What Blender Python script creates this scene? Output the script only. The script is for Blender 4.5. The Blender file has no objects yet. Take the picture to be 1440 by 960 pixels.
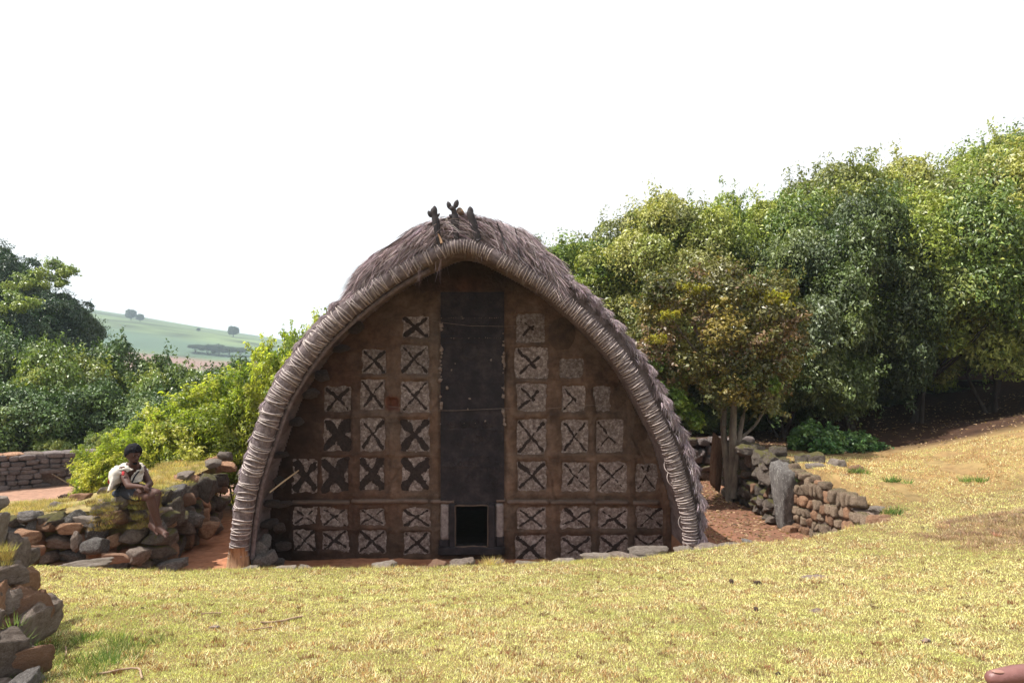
import bpy, bmesh, math, random
import numpy as np
from mathutils import Vector, Matrix, Euler

random.seed(7)
R = np.random.default_rng(7)
S = bpy.context.scene
COL = S.collection
PI = math.pi

# ------------------------------------------------------------------ camera
ZC = 2.5                       # eye height above the sunken yard
cam = bpy.data.cameras.new('camera')
cam.sensor_width = 36; cam.lens = 25.0
cam.shift_y = 40 / 1440
cam.clip_start = 0.05; cam.clip_end = 9000
co = bpy.data.objects.new('camera', cam); COL.objects.link(co)
co.location = (0, 0, ZC); co.rotation_euler = (PI / 2, 0, 0)
S.camera = co

# ------------------------------------------------------------------ light
SUN_EL, SUN_AZ = 60, 263       # azimuth clockwise from +Y
W = bpy.data.worlds.new('World'); S.world = W; W.use_nodes = True
nt = W.node_tree; nt.nodes.clear()
wo = nt.nodes.new('ShaderNodeOutputWorld'); bg = nt.nodes.new('ShaderNodeBackground')
sk = nt.nodes.new('ShaderNodeTexSky'); sk.sky_type = 'NISHITA'; sk.sun_disc = False
sk.sun_elevation = math.radians(SUN_EL); sk.sun_rotation = math.radians(SUN_AZ)
sk.dust_density = 6; sk.air_density = 1.2; sk.ozone_density = 1
mx = nt.nodes.new('ShaderNodeMixRGB'); mx.inputs[0].default_value = 0.86
mx.inputs[2].default_value = (9.4, 9.4, 9.6, 1)          # the bright white haze of the day
nt.links.new(sk.outputs[0], mx.inputs[1]); nt.links.new(mx.outputs[0], bg.inputs[0])
bg.inputs[1].default_value = 0.078
nt.links.new(bg.outputs[0], wo.inputs[0])
sl = bpy.data.lights.new('sun', 'SUN'); sl.energy = 5.0; sl.angle = math.radians(0.5)
sl.color = (1.0, 0.965, 0.90)
so = bpy.data.objects.new('sun', sl); COL.objects.link(so)
a_, e_ = math.radians(SUN_AZ), math.radians(SUN_EL)
tosun = Vector((math.sin(a_) * math.cos(e_), math.cos(a_) * math.cos(e_), math.sin(e_)))
so.rotation_euler = tosun.to_track_quat('Z', 'Y').to_euler()
so.location = (-20, 5, 30)
S.view_settings.view_transform = 'Standard'; S.view_settings.look = 'None'
S.view_settings.exposure = 0.82; S.view_settings.gamma = 1
S.cycles.max_bounces = 6; S.cycles.diffuse_bounces = 3; S.cycles.transparent_max_bounces = 4
S.cycles.volume_bounces = 1

# ------------------------------------------------------------------ helpers
def P(px, py, Y):
    """a point of the place at distance Y that lies in direction px, py of the photograph"""
    return ((px - 720) / 1000 * Y, Y, ZC + (520 - py) / 1000 * Y)

def _h(ix, iy, iz, s):
    with np.errstate(over='ignore'):
        h = (ix * 374761393 + iy * 668265263 + iz * 2147483647 + s * 1274126177).astype(np.int64) & 0xffffffff
        h = ((h ^ (h >> 13)) * 1274126177) & 0xffffffff
        h = (h ^ (h >> 16)) & 0xffffff
    return h / float(0xffffff)

def vn(x, y, z=0.0, s=0):
    x, y, z = np.broadcast_arrays(np.asarray(x, float), np.asarray(y, float), np.asarray(z, float))
    ix, iy, iz = np.floor(x).astype(np.int64), np.floor(y).astype(np.int64), np.floor(z).astype(np.int64)
    fx, fy, fz = x - ix, y - iy, z - iz
    fx = fx * fx * (3 - 2 * fx); fy = fy * fy * (3 - 2 * fy); fz = fz * fz * (3 - 2 * fz)
    r = 0
    for a in (0, 1):
        for b in (0, 1):
            for c in (0, 1):
                w = (fx if a else 1 - fx) * (fy if b else 1 - fy) * (fz if c else 1 - fz)
                r = r + w * _h(ix + a, iy + b, iz + c, s)
    return r

def fbm(x, y, z=0.0, s=0, o=3):
    t, a, n = 0, 0.5, 0
    for i in range(o):
        f = 2 ** i
        t = t + a * vn(np.asarray(x) * f, np.asarray(y) * f, np.asarray(z) * f, s + i); n += a; a *= .5
    return t / n

def mesh_np(name, V, F, smooth=True, tint=None):
    """V (n,3); F (m,k) one face size"""
    V = np.asarray(V, np.float32); F = np.asarray(F, np.int32)
    me = bpy.data.meshes.new(name)
    k = F.shape[1]
    me.vertices.add(len(V)); me.vertices.foreach_set('co', V.ravel())
    me.loops.add(F.size); me.loops.foreach_set('vertex_index', F.ravel())
    me.polygons.add(len(F))
    me.polygons.foreach_set('loop_start', np.arange(0, F.size, k, dtype=np.int32))
    me.polygons.foreach_set('loop_total', np.full(len(F), k, np.int32))
    me.update(calc_edges=True)
    if smooth: me.polygons.foreach_set('use_smooth', np.ones(len(F), bool))
    if tint is not None:
        T = np.ones((len(tint), 4), np.float32); T[:, :3] = tint
        at = me.attributes.new('tint', 'FLOAT_COLOR', 'POINT' if len(tint) == len(V) else 'FACE')
        at.data.foreach_set('color', T.ravel())
    me.validate()
    return me

def obj(name, me, m=None, parent=None, loc=None, **kw):
    if m is not None and not me.materials: me.materials.append(m)
    o = bpy.data.objects.new(name, me); COL.objects.link(o)
    if parent is not None: o.parent = parent
    if loc is not None: o.location = loc
    for k, v in kw.items(): o[k] = v
    return o

def slot(o, m):
    o.material_slots[0].link = 'OBJECT'; o.material_slots[0].material = m
    return o

def empty(name, loc, label, cat, group=None):
    o = bpy.data.objects.new(name, None); COL.objects.link(o); o.location = loc
    o.empty_display_size = .2
    o['label'] = label; o['category'] = cat
    if group: o['group'] = group
    return o

def local(o, pts):
    return np.asarray(pts, float) - np.array(o.location)

def grid_faces(nu, nv, wrap_u=False, wrap_v=False):
    iu = np.arange(nu if wrap_u else nu - 1); iv = np.arange(nv if wrap_v else nv - 1)
    a, b = np.meshgrid(iu, iv, indexing='ij'); a = a.ravel(); b = b.ravel()
    a2, b2 = (a + 1) % nu, (b + 1) % nv
    return np.stack([a * nv + b, a2 * nv + b, a2 * nv + b2, a * nv + b2], 1)

def join_np(parts):
    V, F, n = [], [], 0
    for v, f in parts:
        V.append(np.asarray(v, float)); F.append(np.asarray(f) + n); n += len(v)
    return np.concatenate(V), np.concatenate(F)

def tube(path, rad, seg=8, wob=0.0, seed=0, cap=True):
    path = np.asarray(path, float); n = len(path)
    rad = np.full(n, rad, float) if np.isscalar(rad) else np.asarray(rad, float)
    T = np.gradient(path, axis=0); T /= np.linalg.norm(T, axis=1)[:, None] + 1e-9
    up = np.array([0.31, 0.17, 0.93]); N = np.cross(T, up); N /= np.linalg.norm(N, axis=1)[:, None] + 1e-9
    B = np.cross(T, N)
    th = np.linspace(0, 2 * PI, seg, endpoint=False)
    r = rad[:, None] * np.ones(seg)
    if wob:
        r = r * (1 + wob * (2 * vn(np.arange(n)[:, None] * .8 + seed * 7.7, np.cos(th)[None] * 1.5 + 5, np.sin(th)[None] * 1.5, seed) - 1))
    V = path[:, None] + r[..., None] * (np.cos(th)[None, :, None] * N[:, None] + np.sin(th)[None, :, None] * B[:, None])
    V = V.reshape(-1, 3); F = grid_faces(n, seg, wrap_v=True)
    if cap:
        V = np.concatenate([V, path[:1], path[-1:]]); a, b = n * seg, n * seg + 1
        j = np.arange(seg); j2 = (j + 1) % seg
        F = np.concatenate([F, np.stack([np.full(seg, a), j2, j, np.full(seg, a)], 1)[:, [0, 1, 2, 2]],
                            np.stack([np.full(seg, b), (n - 1) * seg + j, (n - 1) * seg + j2, (n - 1) * seg + j2], 1)])
    return V, F

def mesh_clean(name, V, F, smooth=True, tint=None):
    """faces may repeat an index (a quad that is a triangle)"""
    me = bpy.data.meshes.new(name)
    FF = [list(dict.fromkeys(f)) for f in np.asarray(F).tolist()]
    me.from_pydata(np.asarray(V, float).tolist(), [], FF); me.update()
    if smooth: me.polygons.foreach_set('use_smooth', np.ones(len(me.polygons), bool))
    if tint is not None:
        T = np.ones((len(tint), 4), np.float32); T[:, :3] = tint
        at = me.attributes.new('tint', 'FLOAT_COLOR', 'POINT'); at.data.foreach_set('color', T.ravel())
    return me

def smoothpath(pts, n):
    pts = np.asarray(pts, float)
    d = np.r_[0, np.cumsum(np.linalg.norm(np.diff(pts, axis=0), axis=1))]
    t = np.linspace(0, d[-1], n)
    m = np.gradient(pts, d, axis=0)
    out = np.empty((n, pts.shape[1])); k = np.clip(np.searchsorted(d, t, side='right') - 1, 0, len(pts) - 2)
    h = (d[k + 1] - d[k])[:, None]; u = ((t - d[k])[:, None]) / h
    out = (2 * u**3 - 3 * u**2 + 1) * pts[k] + (u**3 - 2 * u**2 + u) * h * m[k] + (-2 * u**3 + 3 * u**2) * pts[k + 1] + (u**3 - u**2) * h * m[k + 1]
    return out

# ------------------------------------------------------------------ materials
def new_mat(name):
    m = bpy.data.materials.new(name); m.use_nodes = True
    return m, m.node_tree, m.node_tree.nodes['Principled BSDF']

def ramp(nt, fac, stops):
    r = nt.nodes.new('ShaderNodeValToRGB'); e = r.color_ramp.elements
    while len(e) < len(stops): e.new(.5)
    for i, (p, c) in enumerate(stops):
        e[i].position = p; e[i].color = (*c, 1)
    nt.links.new(fac, r.inputs[0]); return r.outputs[0]

def noise(nt, scale, detail=6, rough=.6, vec=None, stretch=None, gen='Object'):
    n = nt.nodes.new('ShaderNodeTexNoise'); n.inputs['Scale'].default_value = scale
    n.inputs['Detail'].default_value = detail; n.inputs['Roughness'].default_value = rough
    tc = nt.nodes.new('ShaderNodeTexCoord'); v = tc.outputs[gen]
    if stretch:
        mp = nt.nodes.new('ShaderNodeMapping'); mp.inputs['Scale'].default_value = stretch
        nt.links.new(v, mp.inputs[0]); v = mp.outputs[0]
    nt.links.new(v, n.inputs['Vector']); return n.outputs[0]

def mixc(nt, fac, a, b, mode='MIX'):
    m = nt.nodes.new('ShaderNodeMixRGB'); m.blend_type = mode
    if isinstance(fac, (int, float)): m.inputs[0].default_value = fac
    else: nt.links.new(fac, m.inputs[0])
    for i, c in ((1, a), (2, b)):
        if isinstance(c, tuple): m.inputs[i].default_value = (*c, 1)
        else: nt.links.new(c, m.inputs[i])
    return m.outputs[0]

def bump(nt, b, h, strength, dist=.02):
    n = nt.nodes.new('ShaderNodeBump'); n.inputs['Strength'].default_value = strength
    n.inputs['Distance'].default_value = dist
    nt.links.new(h, n.inputs['Height']); nt.links.new(n.outputs[0], b.inputs['Normal'])

def mathn(nt, op, a, b=None):
    m = nt.nodes.new('ShaderNodeMath'); m.operation = op
    for i, c in ((0, a), (1, b)):
        if c is None: continue
        if isinstance(c, (int, float)): m.inputs[i].default_value = c
        else: nt.links.new(c, m.inputs[i])
    return m.outputs[0]

def mottled(name, cols, scale=6, rough=.9, bs=.5, bscale=40, dist=.02, stretch=None, rnd=0.0, gen='Object', spec=.3, tint=False):
    m, nt, b = new_mat(name)
    n = noise(nt, scale, 8, .65, stretch=stretch, gen=gen)
    k = len(cols)
    c = ramp(nt, n, [(.3 + .4 * i / (k - 1), col) for i, col in enumerate(cols)])
    if tint:
        at = nt.nodes.new('ShaderNodeAttribute'); at.attribute_name = 'tint'
        c = mixc(nt, 1.0, c, at.outputs['Color'], 'MULTIPLY')
    if rnd:
        oi = nt.nodes.new('ShaderNodeObjectInfo')
        v = mathn(nt, 'MULTIPLY_ADD', oi.outputs['Random'], 2 * rnd)
        v.node.inputs[2].default_value = 1 - rnd
        hs = nt.nodes.new('ShaderNodeHueSaturation'); nt.links.new(v, hs.inputs['Value']); nt.links.new(c, hs.inputs['Color'])
        c = hs.outputs[0]
    nt.links.new(c, b.inputs['Base Color'])
    b.inputs['Roughness'].default_value = rough; b.inputs['Specular IOR Level'].default_value = spec
    bump(nt, b, noise(nt, bscale, 10, .7, stretch=stretch, gen=gen), bs, dist)
    return m

def stone_mat(name, cols, lichen=(.42, .40, .36), lf=.62, moss=None, mf=.6, rnd=.3, warm=None):
    m, nt, b = new_mat(name)
    c = ramp(nt, noise(nt, 3.5, 10, .7), [(.3 + .4 * i / (len(cols) - 1), q) for i, q in enumerate(cols)])
    oi = nt.nodes.new('ShaderNodeObjectInfo')
    v = mathn(nt, 'MULTIPLY_ADD', oi.outputs['Random'], 2 * rnd); v.node.inputs[2].default_value = 1 - rnd
    if warm:
        w = mathn(nt, 'FRACT', mathn(nt, 'MULTIPLY', oi.outputs['Random'], 13.7))
        c = mixc(nt, mathn(nt, 'GREATER_THAN', w, .62), c, mixc(nt, .65, c, warm))
    hs = nt.nodes.new('ShaderNodeHueSaturation'); nt.links.new(v, hs.inputs['Value']); nt.links.new(c, hs.inputs['Color'])
    c = hs.outputs[0]
    f = ramp(nt, noise(nt, 9, 8, .75), [(lf - .03, (0, 0, 0)), (lf + .05, (1, 1, 1))])
    c = mixc(nt, f, c, lichen)
    if moss:
        g = nt.nodes.new('ShaderNodeNewGeometry'); sx = nt.nodes.new('ShaderNodeSeparateXYZ')
        nt.links.new(g.outputs['Normal'], sx.inputs[0])
        k = mathn(nt, 'ADD', mathn(nt, 'MULTIPLY', sx.outputs[2], .35), noise(nt, 5, 8, .7))
        c = mixc(nt, ramp(nt, k, [(mf, (0, 0, 0)), (mf + .12, (1, 1, 1))]), c, moss)
    nt.links.new(c, b.inputs['Base Color']); b.inputs['Roughness'].default_value = .9
    b.inputs['Specular IOR Level'].default_value = .25
    bump(nt, b, noise(nt, 9, 14, .8), 1.0, .09)
    return m

def leaf_mat(name, gain=(1, 1, 1), trans=.35, rough=.45):
    m, nt, b = new_mat(name)
    at = nt.nodes.new('ShaderNodeAttribute'); at.attribute_name = 'tint'
    c = mixc(nt, 1.0, at.outputs['Color'], gain, 'MULTIPLY')
    nt.links.new(c, b.inputs['Base Color']); b.inputs['Roughness'].default_value = rough
    b.inputs['Specular IOR Level'].default_value = .5 if rough < .6 else .2
    tr = nt.nodes.new('ShaderNodeBsdfTranslucent'); mxs = nt.nodes.new('ShaderNodeMixShader')
    nt.links.new(mixc(nt, 1.0, c, (1.25, 1.35, .6), 'MULTIPLY'), tr.inputs[0]); mxs.inputs[0].default_value = trans
    nt.links.new(b.outputs[0], mxs.inputs[1]); nt.links.new(tr.outputs[0], mxs.inputs[2])
    nt.links.new(mxs.outputs[0], nt.nodes['Material Output'].inputs[0])
    return m

M = {}
M['ground'] = mottled('ground_soil', [(.62, .62, .62), (1, 1, 1), (1.25, 1.2, 1.15)], 9, .95, .8, 60, .02, tint=True, spec=.1)
M['mud'] = mottled('mud_plaster', [(.066, .043, .032), (.118, .077, .056), (.17, .115, .086)], 5, .93, 1.0, 16, .07, spec=.15, tint=True)
M['roughcast'] = mottled('roughcast_plaster', [(.07, .05, .044), (.19, .15, .135), (.40, .345, .325)], 26, .95, 1.0, 90, .02, rnd=.16, spec=.1)
M['black_paint'] = mottled('soot_black_paint', [(.016, .012, .011), (.045, .033, .030)], 30, .95, .6, 80, .01, spec=.05)
M['slab'] = mottled('black_carved_slab', [(.010, .008, .010), (.020, .016, .019), (.044, .034, .035)], 7, .7, 1.0, 40, .02, spec=.22)
M['flake'] = mottled('flaked_lime', [(.14, .10, .08), (.26, .2, .17)], 30, .95, .5, 80, .01)
M['lime'] = mottled('lime_wash', [(.09, .07, .065), (.18, .15, .145), (.25, .21, .205)], 18, .9, .7, 60, .01)
M['ledge'] = mottled('ledge_mud', [(.075, .05, .04), (.14, .098, .078)], 10, .9, .6, 50, .01, rnd=.12)
M['core'] = mottled('straw_core', [(.065, .048, .048), (.13, .10, .10), (.21, .17, .17)], 16, .85, .8, 60, .02)
M['ring'] = mottled('split_cane', [(.15, .115, .105), (.30, .245, .225), (.45, .385, .355)], 12, .5, .3, 60, .005, rnd=.3, spec=.5)
M['thatch'] = mottled('thatch', [(.10, .075, .07), (.19, .15, .145), (.27, .215, .21)], 9, .95, 1.0, 45, .04, stretch=(1, .4, 1))
M['straw'] = mottled('weathered_straw', [(.68, .64, .68), (1.08, 1.02, 1.07)], 5, .85, .1, 50, .002, tint=True, rnd=.12)
M['darkwood'] = mottled('charred_wood', [(.018, .015, .018), (.045, .036, .038)], 10, .75, .5, 50, .01)
M['post'] = mottled('dry_post_wood', [(.12, .065, .035), (.30, .18, .10), (.38, .25, .15)], 8, .85, .8, 30, .02, stretch=(4, 4, .5))
M['twig'] = mottled('dry_twig', [(.2, .13, .08), (.36, .25, .17)], 20, .8, .3, 60, .005)
M['cane'] = mottled('pale_cane', [(.38, .28, .17), (.5, .38, .25)], 20, .6, .2, 60, .005)
M['bark'] = mottled('lichened_bark', [(.09, .07, .055), (.19, .155, .12), (.30, .26, .19)], 9, .9, .9, 30, .02, stretch=(1, 1, .35))
M['darkbark'] = mottled('dark_bark', [(.03, .022, .018), (.07, .055, .045)], 9, .9, .9, 30, .02, stretch=(1, 1, .35))
M['stone_brown'] = stone_mat('brown_field_stone', [(.12, .085, .068), (.25, .195, .16), (.38, .315, .27)], lf=.64, warm=(.34, .17, .09))
M['stone_shaded'] = stone_mat('shade_darkened_stone', [(.04, .03, .027), (.08, .062, .055), (.13, .105, .095)], (.17, .15, .14), .66)  # darker stone, with the shade of the recess put into its colour
M['stone_grey'] = stone_mat('grey_lichen_stone', [(.09, .078, .072), (.19, .17, .158), (.31, .285, .265)], (.44, .415, .385), .58)
M['stone_pale'] = stone_mat('pale_weathered_stone', [(.20, .155, .125), (.33, .27, .225), (.43, .37, .32)], (.50, .46, .41), .60)
M['stone_tan'] = stone_mat('tan_retaining_stone', [(.16, .11, .075), (.31, .22, .15), (.44, .34, .25)], (.5, .41, .33), .58, moss=(.13, .12, .04), mf=.78)
M['stone_moss'] = stone_mat('mossy_stone', [(.07, .055, .045), (.15, .12, .10), (.24, .2, .17)], (.36, .33, .28), .62, moss=(.13, .115, .04), mf=.66)
M['stone_wallgrey'] = stone_mat('coursed_wall_stone', [(.12, .095, .09), (.20, .165, .155), (.28, .235, .22)], (.36, .32, .3), .66, rnd=.22)
M['stone_orange'] = stone_mat('orange_earthy_stone', [(.2, .10, .06), (.38, .21, .125), (.48, .31, .2)], (.5, .38, .26), .6)
M['earth'] = mottled('dark_packed_earth', [(.05, .03, .02), (.11, .065, .045)], 8, .98, 1, 30, .05)
M['dryturf'] = mottled('dry_turf', [(.2, .13, .07), (.32, .25, .10), (.4, .34, .14)], 6, .98, 1, 50, .03)
M['dung'] = mottled('dried_dung', [(.05, .03, .022), (.12, .075, .05)], 20, .95, 1, 50, .02)
M['clod'] = mottled('grey_soil', [(.13, .09, .075), (.26, .2, .165)], 25, .95, 1, 70, .02)
M['skin'] = mottled('dark_brown_skin', [(.05, .022, .016), (.08, .036, .025)], 12, .65, .1, 60, .002, spec=.3)
M['hair'] = mottled('black_hair', [(.004, .0035, .005), (.011, .010, .013)], 60, .8, .8, 90, .01, spec=.12)
M['shawl'] = mottled('cream_cotton', [(.42, .38, .33), (.54, .5, .44)], 10, .9, .4, 30, .01)
M['red'] = mottled('red_embroidery', [(.3, .02, .025), (.45, .04, .045)], 50, .85, .2, 60, .002)
M['blackcloth'] = mottled('black_band_cloth', [(.012, .012, .018), (.03, .03, .04)], 30, .9, .3, 50, .005)
M['shorts'] = mottled('dark_blue_cotton', [(.02, .024, .035), (.04, .047, .062)], 15, .9, .4, 30, .01)
M['eye'] = mottled('eye_white', [(.2, .17, .15), (.25, .22, .2)], 30, .3, 0, 50)
M['finger'] = mottled('lit_brown_skin', [(.13, .052, .045), (.20, .088, .075)], 70, .42, .5, 260, .001, spec=.5)
M['nail'] = mottled('nail', [(.24, .12, .09), (.3, .16, .13)], 40, .3, 0, 60)
M['sleeve'] = mottled('pink_white_cotton', [(.55, .5, .5), (.66, .6, .6)], 40, .9, .4, 90, .003)
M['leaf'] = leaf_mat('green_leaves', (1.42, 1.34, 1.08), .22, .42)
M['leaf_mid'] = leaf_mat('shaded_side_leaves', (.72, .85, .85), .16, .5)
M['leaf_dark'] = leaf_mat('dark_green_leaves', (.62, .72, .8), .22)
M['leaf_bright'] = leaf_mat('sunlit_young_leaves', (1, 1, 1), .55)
M['grass'] = leaf_mat('dry_lawn_blades', (1, 1, 1), .3, .7)

# ------------------------------------------------------------------ terrain
EX = np.array([-9, -6.0, -4.82, -3.76, -1.76, -.16, 1.46, 2.32, 3.48, 4.58, 5.67, 6.84, 12])
EY = np.array([7.0, 7.05, 7.3, 8.0, 8.0, 8.05, 8.1, 8.3, 8.5, 8.85, 9.3, 9.5, 9.6])
EZ = np.array([.55, .55, .50, .236, .26, .286, .35, .43, .475, .60, .69, .79, 1.3])
def edge_y(x): return np.interp(x, EX, EY)
def edge_z(x): return np.interp(x, EX, EZ)

def _rbf(pts):
    pts = np.array(pts, float); X = pts[:, :2]; z = pts[:, 2]
    D = np.linalg.norm(X[:, None] - X[None], axis=2)
    A = np.block([[D, np.c_[np.ones(len(X)), X]], [np.c_[np.ones(len(X)), X].T, np.zeros((3, 3))]])
    w = np.linalg.solve(A, np.r_[z, 0, 0, 0]); return X, w
UP = [(-3, 3.6, .9), (0, 3.6, .9), (2.6, 3.6, .9), (0, 0, 1.0), (-6, 0, 1.0), (8, 0, 1.2), (8, 5, 1.25), (-6, 4, .85), (0, -10, 1.1), (14, -6, 1.4)]
UP += [(x, y, z) for x, y, z in zip(EX, EY, EZ)]
UP += [(0, 5.8, .60), (-2.5, 5.8, .60), (3, 5.8, .68), (5, 7, .76)]
UP += [(4.75, 10, .93), (4.75, 11.2, 1.02), (6.0, 12, .90), (7.08, 12, 1.08), (8.64, 12, 1.42), (5.6, 10.4, .88), (7.3, 10.6, 1.05), (12, 13, 2.2),
       (4.6, 13, 1.05), (5.2, 15, .95), (8, 15, .80), (8, 19, .95), (12, 18, 1.25), (13, 22, 1.5), (16, 22, 1.9), (20, 28, 3.3), (10, 28, 1.6), (5, 24, .8), (5, 18, .7), (24, 18, 3.5), (30, 40, 5)]
RX, RW = _rbf(UP)
def upper(x, y):
    x = np.asarray(x, float); y = np.asarray(y, float)
    r = RW[-3] + RW[-2] * x + RW[-1] * y
    for (a, b), w in zip(RX, RW[:-3]): r = r + w * np.sqrt((x - a)**2 + (y - b)**2)
    return np.clip(r, -.5, 7)

def ss(a, b, t):
    t = np.clip((t - a) / (b - a), 0, 1); return t * t * (3 - 2 * t)

def yard_w(x, y):
    """1 inside the sunken yard and everything left of it"""
    x = np.asarray(x, float); y = np.asarray(y, float)
    wf = ss(0.0, .30, y - edge_y(x))
    xr = np.interp(y, [8, 8.9, 11, 14, 16, 18, 24, 60], [4.78, 4.78, 4.52, 4.42, 4.9, 5.0, 3.0, -10])
    return wf * ss(.12, -.12, x - xr)

def H(x, y):
    x = np.asarray(x, float); y = np.asarray(y, float)
    w = yard_w(x, y)
    lo = .02 * (2 * vn(x * 1.3, y * 1.3, 0, 3) - 1) - .15 * ss(-3.6, -3.1, x) * ss(2.7, 2.2, x) * ss(8.7, 9.4, y) * ss(15, 14, y)
    z = upper(x, y) * (1 - w) + lo * w
    rough = .03 * (fbm(x * 1.1, y * 1.1, 0, 11) - .5) + .035 * (fbm(x * 4, y * 4, 0, 12, 4) - .5)
    z = z + .16 * np.exp(-((x - 6.0) / 1.1)**2 - ((y - 7.9) / .7)**2)
    return z + rough * ss(60, 20, np.abs(y))

def axis(fine0, fine1, step, lo, hi, g=1.16):
    a = list(np.arange(fine0, fine1 + 1e-6, step)); s = step; v = a[-1]
    while v < hi: s *= g; v += s; a.append(v)
    s = step; v = a[0]; b = []
    while v > lo: s *= g; v -= s; b.append(v)
    return np.array(b[::-1] + a)
gx = axis(-7, 10, .07, -1100, 1100); gy = axis(2.4, 13.5, .06, -500, 1700)
GX, GY = np.meshgrid(gx, gy, indexing='ij')
GZ = H(GX, GY)

def ground_tint(x, y):
    w = yard_w(x, y)
    n = fbm(x * .9, y * .9, 0, 21)[..., None]; n2 = fbm(x * 4, y * 4, 0, 22)[..., None]
    lawn = np.array([.17, .13, .05]) * (1 - n) + np.array([.18, .12, .06]) * n
    brown = ss(.9, .2, np.hypot((x - 6.1) / 1.5, (y - 8.2) / .9))[..., None] * .0
    bank = ss(.1, .9, y - edge_y(x))[..., None] * (x > 4.3)[..., None]
    bankc = np.array([.25, .15, .07]) * (1 - n2) + np.array([.28, .21, .09]) * n2
    lawn = lawn * (1 - bank * .8) + bankc * bank * .8
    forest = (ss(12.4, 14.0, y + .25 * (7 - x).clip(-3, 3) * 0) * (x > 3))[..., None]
    lit = np.array([.035, .02, .013]) * (1 - n2) + np.array([.075, .04, .026]) * n2  # dark humus litter, deepened to paint in the shade under the trees
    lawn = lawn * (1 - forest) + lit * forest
    red = np.array([.30, .12, .062]) * (1 - n2) + np.array([.38, .19, .115]) * n2
    pen = np.array([.26, .15, .105]) * (1 - n2) + np.array([.34, .21, .15]) * n2
    pw = ss(-4.6, -5.4, x)[..., None]
    yard = red * (1 - pw) + pen * pw
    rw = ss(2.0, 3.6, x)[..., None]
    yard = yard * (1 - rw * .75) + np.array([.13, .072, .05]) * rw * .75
    far = ss(17.5, 19, y)[..., None]
    yard = yard * (1 - far) + np.array([.07, .09, .03]) * far
    return lawn * (1 - w[..., None]) + yard * w[..., None]
gt = ground_tint(GX, GY)
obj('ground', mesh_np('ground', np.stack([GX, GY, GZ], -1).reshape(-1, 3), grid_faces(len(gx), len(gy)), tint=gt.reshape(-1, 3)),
    M['ground'], kind='structure')

# far hill with a tea field and a bare red strip
hx = np.linspace(-520, 420, 180); hy = np.concatenate([np.linspace(62, 150, 60), np.linspace(153, 700, 50)])
HX, HY = np.meshgrid(hx, hy, indexing='ij')
ridge = 13.8 - .165 * (HX + 84); ridge = np.where(HX > -45, 7.4 + 5 * np.exp(-((HX - 40) / 90)**2) - 5 * np.exp(-(85 / 90)**2), ridge)
ridge = np.minimum(ridge, 27) + 1.2 * (fbm(HX / 30, HY / 30, 0, 5) - .5)
prof = ss(60, 152, HY) * 1.0
HZ = -1.0 + (ridge + 1.0) * (prof ** 1.1) - ss(170, 600, HY) * ridge * .3
n = fbm(HX / 14, HY / 14, 0, 8)[..., None]; rows = (.5 + .5 * np.sin((HY + HX * .25 + 6 * n[..., 0]) * 1.5))[..., None]
ht = np.array([.075, .11, .05]) * (1 - n) + np.array([.13, .17, .075]) * n; dk = ss(.56, .60, fbm(HX / 3.5, HY / 5, 0, 19, 4))[..., None]; ht = ht * (1 - .6 * dk)
ht = ht * (.75 + .35 * rows)
ht = ht * (.55 + .9 * fbm(HX / 5, HY / 9, 0, 18)[..., None]); hb = (ss(112, 118, HY) * ss(136, 126, HY))[..., None]; ht = ht * (1 - hb) + np.array([.07, .11, .07]) * (.6 + .8 * n) * hb
redm = (ss(100, 104, HY + 10 * (n[..., 0] - .5)) * ss(114, 110, HY + 8 * (n[..., 0] - .5)))[..., None]
ht = ht * (1 - redm) + np.array([.19, .115, .09]) * redm
KH = 4.0; HX = HX * KH; HY = HY * KH; HZ = ZC + (HZ - ZC) * KH; hx = hx * KH; hy = hy * KH
obj('hill', mesh_np('hill', np.stack([HX, HY, HZ], -1).reshape(-1, 3), grid_faces(len(hx), len(hy)), tint=ht.reshape(-1, 3)),
    M['ground'], kind='structure')

# ------------------------------------------------------------------ stones
def ico(sub):
    bm = bmesh.new(); bmesh.ops.create_icosphere(bm, subdivisions=sub, radius=1)
    V = np.array([v.co[:] for v in bm.verts]); F = np.array([[v.index for v in f.verts] for f in bm.faces]); bm.free()
    return V, F
ICO = {k: ico(k) for k in (2, 3, 4)}

def stone_mesh(name, sub, seed, blocky=.5, rough=.05):
    r = np.random.default_rng(seed)
    D, F = ICO[sub]
    N = [np.array(v, float) for v in ((1, 0, 0), (-1, 0, 0), (0, 1, 0), (0, -1, 0), (0, 0, 1), (0, 0, -1))]
    hgt = [1.0] * 6
    N = [n_ + r.normal(0, .24, 3) * (1.2 - blocky) for n_ in N]
    for _ in range(9):
        v = r.normal(size=3); v /= np.linalg.norm(v); N.append(v); hgt.append(r.uniform(.88, 1.25) + .28 * blocky)
    N = np.array([n_ / np.linalg.norm(n_) for n_ in N]); hgt = np.array(hgt)
    dots = D @ N.T
    k = 60.0
    inv = (np.clip(dots, 0, None) / hgt)
    rad = 1 / ((inv ** k).sum(1) ** (1 / k))
    V = D * rad[:, None]
    V *= (1 + rough * 4 * (fbm(V[:, 0] * 1.6 + seed, V[:, 1] * 1.6, V[:, 2] * 1.6, seed, 4) - .5) + rough * 1.6 * (fbm(V[:, 0] * 6 + seed, V[:, 1] * 6, V[:, 2] * 6, seed + 9, 3) - .5))[:, None]
    V *= .98 / np.abs(V).max(0)
    return mesh_np(name, V, F)
ST_S = [stone_mesh('stone', 3, 100 + i, .6) for i in range(9)]
ST_B = [stone_mesh('stone', 4, 200 + i, .45, .07) for i in range(8)]
ST_N = [stone_mesh('stone', 4, 300 + i, .3, .09) for i in range(8)]
ST_E = [stone_mesh('stone', 4, 600 + i, .15, .13) for i in range(7)]
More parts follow.
